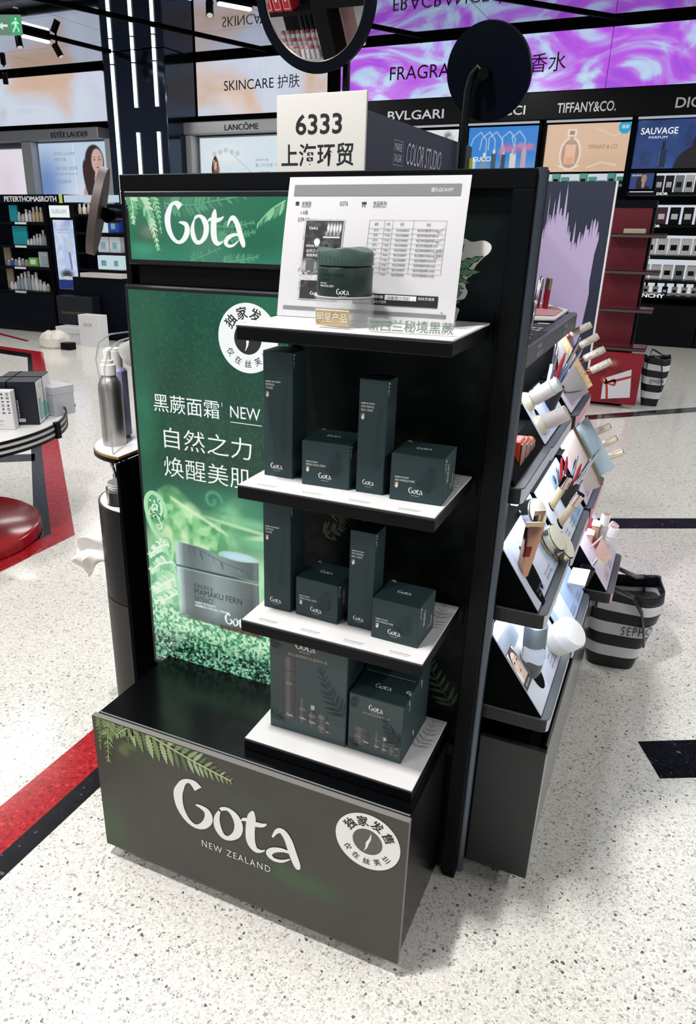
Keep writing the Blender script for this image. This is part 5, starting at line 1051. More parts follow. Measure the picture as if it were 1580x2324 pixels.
fpl = Frame((.684, .944, .841), (.0395, .005, .034), (-.05, .005, .157))
m = MB()
for q in range(9): m.flat([leaflet((.012, .052), .75+.14*q, .050-.002*abs(q-4), .0030)], fpl, .0045)
m.flat(ribbon([(.010, .050, .002), (.012, .030, .003), (.030, .018, .003), (.045, .012, .001)])+ribbon([(.012, .030, .003), (-.004, .028, .003), (-.008, .010, .001)]), fpl, .0045); obj('fan_print', m, mat('plum fan print', '#4a3c4c', rough=.4), pl)
GLS2 = mat('red gloss', '#8e3a38', rough=.2)
for q, (A_, B_) in enumerate((((.652, 1.0, .990), (.697, 1.0, 1.018)), ((.676, 1.0, .9655), (.7165, 1.0, .9935)), ((.689, 1.0, .9365), (.735, 1.0, .9655)), ((.7085, 1.0, .9105), (.7535, 1.0, .939)))):
    A_ = V3(A_); B_ = V3(B_); d = (B_-A_).normalized()
    stick('lip_gloss', ('topmost', 'second', 'third', 'lowest')[q]+' red lip gloss with speckled stone cap on the upper far tray', 'lip gloss', [(tuple(A_-d*.018), tuple(A_+d*.012), rod(.0068, .05), GLS2, 'tube'), (tuple(A_+d*.010), tuple(B_), rod(.0085, .03), GRAN, 'cap'), (tuple(B_), tuple(B_+d*.005), rod(.0078, .05), GRAN, 'cap_top')], 'speckled lip glosses on the upper far tray', 16)
# mirror palette on the middle far tray
MIR = mat('mirror glass', '#ccd4da', rough=.02, metal=1.)
pm_ = thing('make_up_palette', 'open mirror palette with gold hinge on the middle far tray', 'palette', (.76, .98, .64))
slab('mirror_lid', [(.699, 1.0, .770), (.773, .985, .664), (.808, 1.0, .690), (.724, 1.01, .806)], .004, mat('painted mirror reflection', '#aab9c0', rough=.16, metal=.25), pm_)  # pale grey-blue reflection is put into the lid's base colour
slab('gold_hinge', [(.6985, .975, .780), (.784, .965, .651), (.789, .968, .654), (.703, .98, .784)], .004, GOLD, pm_)
slab('powder_base', [(.672, .96, .745), (.742, .95, .628), (.783, .972, .646), (.6985, .985, .776)], .004, mat('taupe powder', '#b8aba4', rough=.4), pm_)
for q, (A_, B_) in enumerate((((.745, 1.06, .756), (.777, 1.06, .777)), ((.768, 1.06, .728), (.797, 1.06, .748)), ((.784, 1.06, .698), (.817, 1.06, .717)))):
    stick('foundation_stick', ('topmost', 'middle', 'lowest')[q]+' pale gold capped stick beside the mirror palette on the middle far tray', 'make-up stick', [(lerp(A_, B_, -.6), A_, rod(.007, .03), BEI, 'barrel'), (A_, B_, rod(.0092, .04), mat('champagne cap', '#e9dfca', rough=.2, metal=.6), 'cap')], 'champagne capped sticks on the middle far tray')
# white lipsticks and compacts on the lowest far tray
for A_, B_, lb in (((.798, 1.06, .478), (.804, 1.06, .548), 'white lipstick with pink top, left one on the lowest far tray'), ((.808, 1.09, .480), (.8285, 1.09, .516), 'white lipstick with pink top, rear one on the lowest far tray'), ((.818, 1.04, .462), (.8285, 1.04, .523), 'white lipstick with pink top, right front one on the lowest far tray')):
    stick('lipstick', lb, 'lipstick', [(A_, lerp(A_, B_, .55), rod(.0115, .03), WHT, 'base'), (lerp(A_, B_, .56), B_, rod(.0118, .03), mat('white cap', '#f3f2f2', rough=.35), 'cap'), (lerp(A_, B_, 1.0), lerp(A_, B_, 1.015), rod(.0085, .1), mat('pink dot', '#d3a2a6', rough=.4), 'pink_top')], None, 22)
cc = thing('powder_compact', 'square compact with grey scribbled lid on the lowest far tray', 'compact', (.80, .96, .40))
slab('case', [(.781, .955, .444), (.811, .948, .407), (.8245, .975, .448), (.7925, .975, .466)], .004, mat('scribble lid', '#c9c3b0', rough=.35), cc)
fcc = Frame((.781, .954, .444), (.0117, .02, .022), (.030, -.007, -.037)); m = MB()
for q in range(7): m.flat(ribbon([(.006+.004*q, .006+.005*(q % 3), .0008), (.012+.003*q, .012+.004*(q % 2), .0016), (.005+.004*q, .020+.004*(q % 3), .001), (.014+.002*q, .030+.002*(q % 2), .0006)]), fcc, -.0007*0+.0006)
obj('scribble_print', m, mat('scribble grey', '#77766c', rough=.5), cc)
c2 = thing('powder_compact', 'open peach compact with clear lid on the lowest far tray', 'compact', (.82, 1.0, .44))
slab('pan', [(.7915, .99, .455), (.8245, .99, .438), (.8365, 1.0, .462), (.806, 1.0, .505)], .004, mat('peach powder', '#dcb9a9', rough=.35), c2); slab('clear_lid', [(.782, .97, .478), (.806, .99, .506), (.808, .99, .515), (.786, .97, .490)], .002, mat('pink clear', '#e3c6c0', rough=.15), c2)
c3 = thing('powder_compact', 'white square compact hanging over the edge of the lowest middle tray', 'compact', (.775, .80, .46))
slab('lid', [(.757, .79, .4605), (.796, .79, .4595), (.8005, .82, .490), (.7615, .82, .488)], .005, mat('white compact lid', '#f3f2e8', rough=.25), c3); slab('silver_rim', [(.757, .788, .455), (.796, .788, .454), (.796, .788, .459), (.757, .788, .460)], .003, SIL, c3)
for q, (A_, cl) in enumerate((((.776, 1.02, .505), '#dcae96'), ((.786, 1.05, .520), '#c99f86'))):
    bx_ = thing('blush_box', ('left', 'right')[q]+' rose gold edged blush box standing on the lowest far tray', 'compact', A_, 'blush boxes on the lowest far tray'); obj('case', MB().box(A_[0]-.010, A_[1]-.018, A_[2]-.04, A_[0]+.008, A_[1]+.018, A_[2], .002), mat('blush case %d' % q, cl, rough=.2, metal=.6), bx_)
    obj('lid', MB().box(A_[0]-.012, A_[1]-.020, A_[2]+.0005, A_[0]+.010, A_[1]+.020, A_[2]+.005, .001), mat('blush lid', '#ead9c8', rough=.3), bx_)
obj('shade_card', MB().prism([(.10, .03), (.22, .03), (.22, .16), (.10, .16)], t43[1], .0018, .0024), mat('dark red card', '#a3404c', rough=.4), t43[4])
mk = thing('mask_jar', 'cream oval jar showing through a slot on the lowest middle tray', 'jar', (.73, .66, .48))
obj('case', MB().lathe((.722, .66, .478), (.738, .66, .490), rod(.020, .1), 24), FB, mk, True); obj('lid', MB().lathe((.7385, .66, .4903), (.742, .66, .493), rod(.018, .1), 24), WHT, mk, True)
# things glimpsed on the upper near tray and header shelf
for q, (y, cl) in enumerate(((.40, '#d8402c'), (.45, '#b22a22'), (.50, '#c97a58'))):
    bx_ = thing('red_tester', ('bright red', 'dark red', 'copper')[q]+' tester glimpsed beside the dark post on the upper near tray', 'make-up', (.668, y, .842), 'red testers on the upper near tray'); obj('body', MB().box(.655, y-.02, .834, .678, y+.02, .89-.012*q, .003), mat('red tester %d' % q, cl, rough=.3), bx_); obj('clear_lid', MB().box(.676, y-.019, .838, .681, y+.019, .885-.012*q, .001), mat('copper lid', '#c58a6a', rough=.2, metal=.8), bx_)
tr = thing('lipstick_stand', 'white and pink angled lipstick card on the header shelf', 'stand', (.60, .90, 1.041)); slab('card', [(.515, .74, 1.050), (.648, .80, 1.050), (.648, .985, 1.052), (.53, .985, 1.075)], .004, WHT, tr); slab('pink_card', [(.545, .80, 1.0545), (.640, .84, 1.0525), (.640, .965, 1.0535), (.555, .965, 1.069)], .001, mat('dusty pink card', '#b9858c', rough=.45), tr)
for q, (x, y) in enumerate(((.590, .90), (.606, .915), (.600, .94), (.560, .87), (.566, .90))):
    stick('lipstick', ('front left', 'front right', 'middle', 'rear left', 'rear right')[q]+' deep red lipstick with rose gold cap on the header shelf', 'lipstick', [((x, y, 1.055), (x+.002, y, 1.098), rod(.0058, .02), mat('deep red gloss', '#7c1822', rough=.18), 'tube'), ((x+.002, y, 1.098), (x+.003, y, 1.122), rod(.0060, .03), mat('rose cap', '#d8bca0', rough=.18, metal=1.), 'cap')], 'red lipsticks on the header shelf', 14)
for q in range(5): stick('eye_pencil', ('frontmost', 'second', 'middle', 'fourth', 'rearmost')[q]+' silver pencil fanned on the header shelf beside the dark post', 'pencil', [((.632-.004*q, .60+.025*q, 1.048), (.634-.004*q, .615+.026*q, 1.100), rod(.0036, .02), PEN[0], 'barrel'), ((.634-.004*q, .615+.026*q, 1.100), (.635-.004*q, .628+.027*q, 1.138), [(0, 0), (.0040, 0), (.0034, .9), (0, 1)], PEN[0], 'cap')], 'silver pencils on the header shelf', 10)
for q, (x, y, w_) in enumerate(((.56, .62, .05), (.565, .62, .045))): tag(obj('beige_palette', MB().box(x, y, 1.0415+.012*q, x+w_, y+.11, 1.052+.012*q, .002), mat('beige case', '#cbb594', rough=.35)), ('lower' if q == 0 else 'upper')+' of two stacked beige palettes on the header shelf', 'palette')
tag(obj('white_card', MB().box(.56, .36, 1.0412, .646, .54, 1.0425), WHT), 'white swatch card lying at the near end of the header shelf', 'card')
# number card, mirrors
nc = thing('number_card', 'white card numbered 6333 above the endcap', 'sign', (.28, .40, 1.285)); obj('board', MB().box(.198, .398, 1.2855, .363, .404, 1.4285, .0008), mat('card stock', '#dad9d6', rough=.6), nc)
fn = front(.398); obj('lettering', txt(txt(MB(), '6333', fn, .2345, 1.368, w=.086, h=.0305, bold=.016, d=.0005), '上海环贸', fn, .207, 1.3195, w=.136, h=.035, bold=.011, d=.0005), LETK, nc)
def round_mirror(label, c, n, r, th, rim, face_m, back_m, arm, loc):
    t = thing('round_mirror', label, 'mirror', loc); c = V3(c); n = V3(n).normalized()
    obj('rim', MB().lathe(tuple(c-n*th), tuple(c+n*.004), [(0, 0), (r, 0), (r, 1), (r-rim, 1), (r-rim, .7), (0, .7)], 72), back_m, t, True)
    obj('glass', MB().lathe(tuple(c-n*.003), tuple(c-n*.0005), [(0, 0), (r-rim-.001, 0), (r-rim-.003, 1), (0, 1)], 72), face_m, t)
    obj('bezel', MB().lathe(tuple(c-n*.0005), tuple(c+n*.002), [(r-rim-.004, 0), (r-rim-.002, 1), (r-rim, 0)], 72), mat('bezel', '#9a938a', rough=.3, metal=.8), t, True)
    obj('arm', MB().tube(arm, .0085, 12), BLK, t, True); e = V3(arm[-1]); q = c-n*th
    obj('clamp', MB().cyl(tuple(e), tuple(q-n*.0), .011, n=14).cyl(tuple(e-V3((0, .014, 0))), tuple(e+V3((0, .014, 0))), .013, n=14), BLKM, t, True); return t
c1_ = V3((.074, .80, 1.672)); n1 = V3((-.14, -.953, -.269))
round_mirror('big round mirror in a thick black rim at the top edge, facing the camera', c1_, n1, .146, .012, .020, mat('true mirror', '#e2e2e4', rough=.01, metal=1.), NAVY, [(.128, .86, 1.2855), (.128, .86, 1.45), (.126, .865, 1.58), (.10, .855, 1.66), tuple(c1_-n1.normalized()*.035)], (.128, .86, 1.285))
c2_ = V3((.384, 1.10, 1.555)); n2 = V3((.12, .93, .33))
round_mirror('round mirror seen from its black back on a bent arm, top right', c2_, n2, .101, .008, .012, MC['true mirror'], NAVY, [(.345, 1.07, 1.285), (.345, 1.07, 1.46), (.346, 1.07, 1.515), (.352, 1.07, 1.545), (.365, 1.07, 1.562), tuple(c2_-n2.normalized()*.03)], (.345, 1.07, 1.285))
c3_ = V3((-.130, .30, 1.245)); n3 = V3((-.80, -.54, .26))
round_mirror('round mirror seen almost edge-on left of the endcap', c3_, n3, .077, .010, .010, MC['true mirror'], mat('grey brown back', '#544a49', rough=.45), [(-.032, .290, 1.195), (-.048, .30, 1.228), (-.072, .305, 1.240), tuple(c3_-n3.normalized()*.028)], (-.032, .29, 1.195))
# ================================================================== tester tower left of the endcap
TX, TY = -.117, .395
TW = thing('hygiene_station', 'black half-round hygiene station with white disc shelf behind the endcap left edge', 'stand', (TX-.05, TY, 0))
DKM = mat('charcoal drum', '#31322f', rough=.45, spec=.3); DKU = mat('black drum', '#131416', rough=.4, spec=.25)
def halfdisc(r, n=28, x1=0.): return [(TX+x1, TY-r)]+[(TX-r*math.sin(PI*q/n), TY-r*math.cos(PI*q/n)) for q in range(n+1)]+[(TX+x1, TY+r)]
F0 = Frame((0, 0, 0), (1, 0, 0), (0, 1, 0))
obj('drum', MB().prism(halfdisc(.124), F0, 0, .430), DKM, TW, True)
obj('upper_drum', MB().prism(halfdisc(.1235), F0, .433, .656), DKU, TW, True)
obj('white_top', MB().prism(halfdisc(.119), F0, .656, .6572), WHT, TW)
obj('back_board', MB().box(TX+.0005, TY-.1235, .0, TX+.009, TY+.1235, .7655, .001), BLKM, TW)
hd = obj('shelf_disc', MB().prism(halfdisc(.122), F0, .766, .775), BLK, TW, True)
obj('gold_edge', MB().prism(halfdisc(.1212, x1=.008), F0, .775, .7795), mat('worn gold edge', '#b8924c', rough=.35, metal=.6), hd)
obj('white_face', MB().prism(halfdisc(.119, x1=.007), F0, .7795, .7805), WHT, hd)
gz = .7808
ALU = mat('brushed aluminium', '#b9b9b7', rough=.38, metal=1.)
bx0, by0 = -.180, .352
stick('spray_bottle', 'brushed aluminium spray bottle with white pump, front of the two on the white disc', 'bottle', [((bx0, by0, gz), (bx0, by0, gz+.150), [(0, 0), (.0245, 0), (.0252, .02), (.0252, .78), (.0235, .87), (.0185, .95), (.0150, .98), (.0150, 1), (0, 1)], ALU, 'body'), ((bx0, by0, gz+.150), (bx0, by0, gz+.200), [(0, 0), (.0160, 0), (.0160, .42), (.0115, .45), (.0120, .60), (.0080, .62), (.0080, 1), (0, 1)], mat('white pump', '#eeeeec', rough=.4), 'pump')], None, 32)
cb = thing('cleanser_bottle', 'lavender cleanser bottle with mint label behind the aluminium bottle', 'bottle', (-.213, .412, gz))
obj('body', MB().box(-.240, .396, gz, -.187, .428, gz+.153, .006), mat('lavender plastic', '#a3a6cc', rough=.15), cb); obj('cap', MB().cyl((-.214, .412, gz+.153), (-.214, .412, gz+.190), .0195, n=24), mat('white pump', '#eeeeec'), cb, True)
obj('lid', MB().cyl((-.214, .412, gz+.190), (-.214, .412, gz+.194), .0165, n=24), WHT, cb, True)
obj('mint_label', MB().box(-.2385, .3948, gz+.098, -.207, .3959, gz+.140), mat('mint label', '#6fcdb4', rough=.4), cb)
fc_ = front(.3948); obj('lettering', txt(MB(), 'SEPHORA', fc_, -.237, gz+.116, w=.028, h=.005, d=.0006), mat('violet print', '#3c3a60', rough=.5), cb); obj('lettering', txt(txt(MB(), 'ULTIMATE', fc_, -.236, gz+.060, w=.032, h=.005, d=-.0006), '卸妆水 200ML', fc_, -.236, gz+.044, w=.032, h=.005, d=-.0006), MC['violet print'], cb)
wr = thing('clear_guard', 'pair of clear bent plastic strips curving over the bottles', 'guard', (-.15, .33, gz))
CLS = mat('clear strip', '#dfe6e8', rough=.08, trans=.8, ior=1.15)
obj('strip', MB().tube([(-.131, .285, gz), (-.133, .285, .856), (-.135, .285, .919), (-.133, .285, .959), (-.118, .285, .993), (-.091, .286, 1.014), (-.050, .288, 1.026)], .0007, 6, flat=3), CLS, wr, True)
obj('strip', MB().tube([(-.232, .400, gz), (-.244, .400, .88), (-.252, .40, .95), (-.240, .40, .986), (-.206, .40, 1.006), (-.150, .40, 1.015)], .0007, 6, flat=3), CLS, wr, True)
dl = thing('white_lamp_head', 'white tilted round lamp head beside the bottles', 'lamp', (-.12, .42, gz)); obj('head', MB().lathe((-.138, .362, .970), (-.105, .372, .992), [(0, 0), (.024, 0), (.026, .1), (.022, .9), (0, 1)], 28), mat('white pump', '#eeeeec'), dl, True); obj('stem', MB().tube([(-.108, .372, .99), (-.113, .44, .90), (-.122, .45, gz)], .004, 8), SIL, dl, True)
obj('lens', MB().lathe((-.1395, .3615, .969), (-.138, .362, .970), [(0, 0), (.022, 0), (.022, 1), (0, 1)], 24), mat('glass lens', '#c9ced0', rough=.1), dl)
tag(obj('acrylic_block', MB().box(-.146, .385, gz, -.122, .405, gz+.014, .001), mat('smoky block', '#9a9fa3', rough=.15)), 'small grey acrylic block on the white disc', 'block')
dz = .6575
def glass(label, c, r, h):
    t = thing('glass_cup', label, 'cup', c); obj('shell', MB().lathe(c, (c[0], c[1], c[2]+h), [(0, 0), (r, 0), (r, 1), (r*.93, 1), (r*.92, .06), (0, .06)], 28), GLS, t, True); return t
glass('clear glass holding dark and white applicator sticks under the white disc', (-.188, .378, dz), .022, .045)
glass('clear glass holding a stack of white cotton pads', (-.155, .325, dz), .030, .036)
for q in range(8): tag(obj('cotton_pad', MB().lathe((-.155, .325, dz+.0028+.0058*q), (-.155, .325, dz+.0080+.0058*q), [(0, 0), (.0255, .1), (.0262, .5), (.0255, .9), (0, 1)], 22), mat('cotton white', '#f2f2f0', rough=.9), None, True), ('bottom', 'second', 'third', 'fourth', 'fifth', 'sixth', 'seventh', 'topmost')[q]+' round cotton pad of the stack inside the glass', 'cotton pad', 'cotton pads in the glass')
for q in range(9):
    dx, dy = .015*math.cos(q*1.9), .015*math.sin(q*1.9); A_ = (-.188+dx*.5, .378+dy*.5, dz+.004); B_ = (-.196+dx*1.3, .376+dy*1.2, .757-.008*(q % 3))
    stick('applicator_stick', 'slim applicator stick with soft tip in the glass under the white disc', 'applicator', [(A_, lerp(A_, B_, .72), rod(.0016, .02), BLKM if q % 2 else WHT, 'handle'), (lerp(A_, B_, .72), B_, [(0, 0), (.0026, .1), (.0032, .5), (.0022, .92), (0, 1)], WHT if q % 2 == 0 or q == 1 else BLKM, 'tip')], 'applicator sticks in the glass', 8)
# tissue pulled from the drum
ts = MB(); rn = random.Random(2); nx, ny = 12, 10; vs = []
for j in range(ny+1):
    for i in range(nx+1):
        s_, t_ = i/nx, j/ny; w_ = .028+.055*s_**.7
        E0 = V3((-.214, .322, .560)).lerp(V3((-.210, .320, .505)), t_); E1 = V3((-.320, .325, .524)).lerp(V3((-.285, .325, .446)), t_); p = E0.lerp(E1, s_)
        p += V3((-.25, -.8, .25))*(.012*math.sin(t_*8+s_*4)*(.25+s_)+.005*math.sin(t_*19-s_*8)*s_)+V3((0, 0, .012*math.sin(s_*PI))); vs.append(tuple(p))
ts.add(vs, [(j*(nx+1)+i, j*(nx+1)+i+1, (j+1)*(nx+1)+i+1, (j+1)*(nx+1)+i) for j in range(ny) for i in range(nx)])
o = obj('tissue', ts, mat('tissue paper', '#f3f2ef', rough=.9), None, True); tag(o, 'crumpled white tissue hanging out of the black cylinder', 'tissue')
md = o.modifiers.new('thickness', 'SOLIDIFY'); md.thickness = .0012
# ================================================================== left table with gift boxes
cx, cy = -1.72, 1.06
rd = thing('round_table', 'round tiered table with glossy red foot and black and white striped rim, left edge', 'table', (cx, cy, 0))
obj('foot', MB().lathe((cx, cy, 0), (cx, cy, .058), [(0, 0), (.375, 0), (.384, .1), (.384, .85), (.372, 1), (0, 1)], 72), mat('glossy red', '#a3161f', rough=.18), rd, True)
obj('column', MB().cyl((cx, cy, .058), (cx, cy, .455), .07, n=32), BLK, rd, True)
obj('top', MB().cyl((cx, cy, .455), (cx, cy, .470), .53, n=72), WHT, rd)
for q in range(3): obj('rim_band', MB().lathe((cx, cy, .452+.022*q), (cx, cy, .462+.022*q), [(.534, 0), (.541, 0), (.541, 1), (.534, 1), (.534, 0)], 80), BLK, rd, True)
for q in range(2): obj('white_band', MB().lathe((cx, cy, .462+.022*q), (cx, cy, .474+.022*q), [(.533, 0), (.538, 0), (.538, 1), (.533, 1), (.533, 0)], 80), WHT, rd, True)
for an in (20, 62, 100, -20, 150): 
    a_ = math.radians(an); obj('rim_clip', MB().box(cx+.542*math.cos(a_)-.010, cy+.542*math.sin(a_)-.012, .448, cx+.542*math.cos(a_)+.010, cy+.542*math.sin(a_)+.012, .512, .002), BLK, rd)
BXN = mat('deep navy carton', '#0f1524', rough=.4)
def gbox(name, label, c, w, d, h, rz, m_, extra):
    t = thing(name, label, 'gift box', c, None, 0); obj('body', MB().box(c[0], c[1], c[2], c[0]+w, c[1]+d, c[2]+h, .0015), m_, t); extra(t, c, w, d, h); t.rotation_euler.z = rz; return t
def ex1(t, c, w, d, h):
    x, y, z = c; fr = Frame((x+w, y, z), (0, 1, 0), (0, 0, 1)); m = MB().flat([[(.003, .003), (d-.003, .003), (d-.003, h-.003), (.003, h-.003)]], fr, .0006); sw = obj('white_sleeve', m, WHT, t)
    m = MB()
    for u, w_, hh in ((.02, .035, .085), (.07, .055, .06), (.135, .04, .045)): m.flat([[(u, .015), (u+w_, .015), (u+w_, .015+hh), (u, .015+hh)]], fr, .0010)
    obj('teal_print', m, mat('teal print', '#7fc0b4', rough=.5), sw); obj('lettering', txt(txt(MB(), 'RITUAL OF CALM', fr, .03, h-.022, w=.08, h=.006, d=.001), '礼盒套装', fr, .04, h-.034, w=.05, h=.008, d=.001), LETG, sw)
    m = MB().box(x+.3*w, y-.0012, z, x+.3*w+.004, y+d+.0012, z+h+.0015).box(x-.0012, y+.45*d, z, x+w+.0016, y+.45*d+.004, z+h+.0017); obj('strap', m, BLKM, t)
    f2 = front(y); m = MB(); txt(m, 'CLEANSING OIL CREAM SET', f2, x+.075, z+.035, w=.06, h=.006, ang=PI/2, d=.0015); txt(m, 'MADE FOR SKIN 350 ML', f2, x+.087, z+.03, w=.07, h=.006, ang=PI/2, d=.0015)
    for q in range(9): m.flat([[(x+.08+.003*q, z+.012), (x+.0812+.003*q+.0006*(q % 3), z+.012), (x+.0812+.003*q+.0006*(q % 3), z+.026), (x+.08+.003*q, z+.026)]], f2, .0014)
    obj('lettering', m, LETW, t)
gbox('gift_box', 'dark navy gift box with white illustrated end and black strap on the round table', (-1.495, 1.225, .4705), .16, .225, .172, .524, BXN, ex1)
def ex2(t, c, w, d, h):
    x, y, z = c; fr = Frame((x, y, z), (1, 0, 0), (0, 0, 1)); m = MB(); r_ = random.Random(4)
    for row in range(6):
        for col in range(6):
            u, v = .012+.021*col, .066+.0145*row; k = r_.randrange(4)
            if k == 0: m.flat(ringq(u, v, .0055, .0035, 12), fr, .0008)
            elif k == 1: m.flat([leaflet((u-.005, v), 0, .012, .003)], fr, .0008)
            elif k == 2: m.flat([[(u+.006*math.cos(a_*PI/5)*(1 if a_ % 2 == 0 else .45), v+.006*math.sin(a_*PI/5)*(1 if a_ % 2 == 0 else .45)) for a_ in range(10)]], fr, .0008)
            else: m.flat([[(u-.006, v-.001+.003*q), (u+.006, v-.001+.003*q), (u+.006, v+.0004+.003*q), (u-.006, v+.0004+.003*q)] for q in (-1, 0, 1)], fr, .0008)
    obj('doodle_print', m, LETK, t); obj('lettering', txt(txt(MB(), 'CALENDAR', fr, .03, .03, w=.06, h=.007, d=.0008), '礼盒 24 DAYS', fr, .03, .016, w=.06, h=.006, d=.0008), LETG, t)
gbox('gift_box', 'white gift box covered in black doodles at the left edge of the round table', (-1.503, 1.146, .4705), .13, .045, .150, .437, WHT, ex2)
def ex3(t, c, w, d, h): pass
gbox('gift_box', 'blue grey box behind the strapped navy box on the round table', (-1.66, 1.39, .4705), .14, .12, .125, .2, mat('blue grey carton', '#3c4c66', rough=.5), lambda t, c, w, d, h: obj('lid', MB().box(c[0]-.002, c[1]-.002, c[2]+h-.03, c[0]+w+.002, c[1]+d+.002, c[2]+h+.001, .001), MC['blue grey carton'], t))
gbox('gift_box', 'pale grey box behind the strapped navy box on the round table', (-1.52, 1.46, .4705), .13, .10, .12, -.2, mat('pale grey carton', '#b7bac0', rough=.5), lambda t, c, w, d, h: obj('lid', MB().box(c[0]-.002, c[1]-.002, c[2]+h-.03, c[0]+w+.002, c[1]+d+.002, c[2]+h+.001, .001), MC['pale grey carton'], t))
tag(obj('booklet', MB().box(-1.60, 1.56, .4705, -1.45, 1.62, .482, .001), mat('booklet dark', '#20262f', rough=.4)), 'dark flat booklet at the back of the round table', 'booklet')
# ================================================================== left background island
IS = thing('display_island', 'black shelved island headed PETERTHOMASROTH in the left background', 'shelving', (-5.9, 6.1, 0))
obj('back_panel', MB().box(-6.9, 6.25, .42, -5.62, 6.30, 1.40), NAVY, IS); obj('base_cabinet', MB().box(-6.9, 5.95, .03, -5.605, 6.35, .43, .01), NAVY, IS)
hd = obj('header', MB().box(-6.9, 6.0, 1.387, -5.345, 6.32, 1.475, .005), NAVY, IS); f6 = front(6.0)
obj('lettering', txt(MB(), 'PETERTHOMASROTH', f6, -6.205, 1.402, w=.76, h=.055, bold=.02, d=.004, thick=.004), mat('white raised letters', '#e8eaf0', rough=.4), hd)
obj('tag', MB().box(-5.40, 5.99, 1.388, -5.36, 5.998, 1.475), mat('lime slip', '#cfdd6a', rough=.5), hd)
obj('side_post', MB().box(-5.66, 6.0, .03, -5.605, 6.30, 1.39), BLKM, IS)
STR = mat('price strip', '#e8eaee', rough=.4)
for z, xl in ((1.20, -6.33), (.955, -6.37), (.725, -6.42), (.46, -6.46)):
    s_ = obj('shelf', MB().box(-6.9, 5.99, z-.035, -5.63, 6.25, z-.005, .003), BLK, IS); obj('price_strip', MB().box(xl+.25, 5.985, z-.030, xl+.42, 5.990, z-.008), STR, s_)
r5 = random.Random(11)
SK = {'clear': mat('pale bottle', '#bcc6cc', rough=.2), 'white': mat('white tube', '#dfe3e4', rough=.4), 'gold': mat('champagne bottle', '#b9ab8e', rough=.3), 'teal': mat('bright teal board', '#2fc3d6', rough=.5, emit=0), 'green': mat('green box', '#5fae4c', rough=.5), 'grey': mat('grey frosted bottle', '#9aa3ac', rough=.3), 'blue': mat('blue lid', '#3a62c0', rough=.4)}
def bott(x, y, z, r, h, k, label, group):
    t = thing('skincare_bottle', label, 'bottle', (x, y, z), group); obj('body', MB().lathe((x, y, z), (x, y, z+h*.72), [(0, 0), (r, 0), (r, .85), (r*.6, 1), (0, 1)], 12), SK[k], t, True); obj('cap', MB().lathe((x, y, z+h*.72), (x, y, z+h), [(0, 0), (r*.62, 0), (r*.62, 1), (0, 1)], 10), WHT, t, True)
for i in range(8): bott(-6.11+.055*i, 6.10, 1.197, .022, (.10, .08, .13, .12, .15, .16, .15, .13)[i], ('clear', 'clear', 'white', 'clear', 'gold', 'gold', 'gold', 'white')[i], ORD[i]+' small bottle on the top shelf of the black left island', 'bottles on the island top shelf')
for i in range(8): bott(-6.02+.047*i, 6.10, .952, .020, (.06, .07, .10, .12, .12, .16, .16, .10)[i], ('white', 'white', 'clear', 'clear', 'clear', 'grey', 'clear', 'clear')[i], ORD[i]+' pale bottle on the second shelf of the black left island', 'bottles on the island second shelf')
for i in range(7): bott(-6.36+.055*i, 6.10, .722, .024, (.06, .08, .07, .09, .08, .07, .08)[i], ('grey', 'blue', 'grey', 'white', 'grey', 'gold', 'white')[i], ORD[i]+' jar on the third shelf of the black left island', 'bottles on the island third shelf')
for i in range(11): bott(-6.36+.056*i, 6.10, .457, .025, (.09, .08, .15, .18, .20, .21, .17, .20, .12, .10, .08)[i], ('white', 'white', 'grey', 'grey', 'clear', 'grey', 'clear', 'white', 'clear', 'white', 'gold')[i], ORD[i]+' pale bottle on the lowest shelf of the black left island', 'bottles on the island lowest shelf')
tag(obj('teal_board', MB().box(-6.29, 6.13, 1.197, -6.17, 6.15, 1.37), SK['teal']), 'bright teal board on the top shelf of the black left island', 'board'); tag(obj('teal_board', MB().box(-6.28, 6.13, .952, -6.06, 6.15, 1.15), SK['teal']), 'bright teal board on the second shelf of the black left island', 'board')
tb = thing('product_box', 'green box on the third shelf of the black left island', 'box', (-5.93, 6.1, .722)); obj('body', MB().box(-6.0, 6.04, .722, -5.86, 6.12, .82, .003), SK['green'], tb); obj('label_patch', MB().box(-5.97, 6.037, .745, -5.89, 6.0395, .80), SK['white'], tb)
tb = thing('product_box', 'tall pale box on the third shelf of the black left island, right', 'box', (-5.76, 6.1, .722)); obj('body', MB().box(-5.84, 6.04, .722, -5.67, 6.12, .885, .003), mat('pale box', '#b5c0cc', rough=.4), tb); obj('label_patch', MB().box(-5.81, 6.037, .745, -5.70, 6.0395, .84), SK['grey'], tb)
tb = thing('wood_slats', 'beige slatted boards at the left edge of the black island', 'board', (-6.42, 6.15, .46))
for i in range(4): obj('slat', MB().box(-6.47+.026*i, 6.14, .46, -6.449+.026*i, 6.16, .93), mat('beige slat', '#b5a58c', rough=.6), tb)
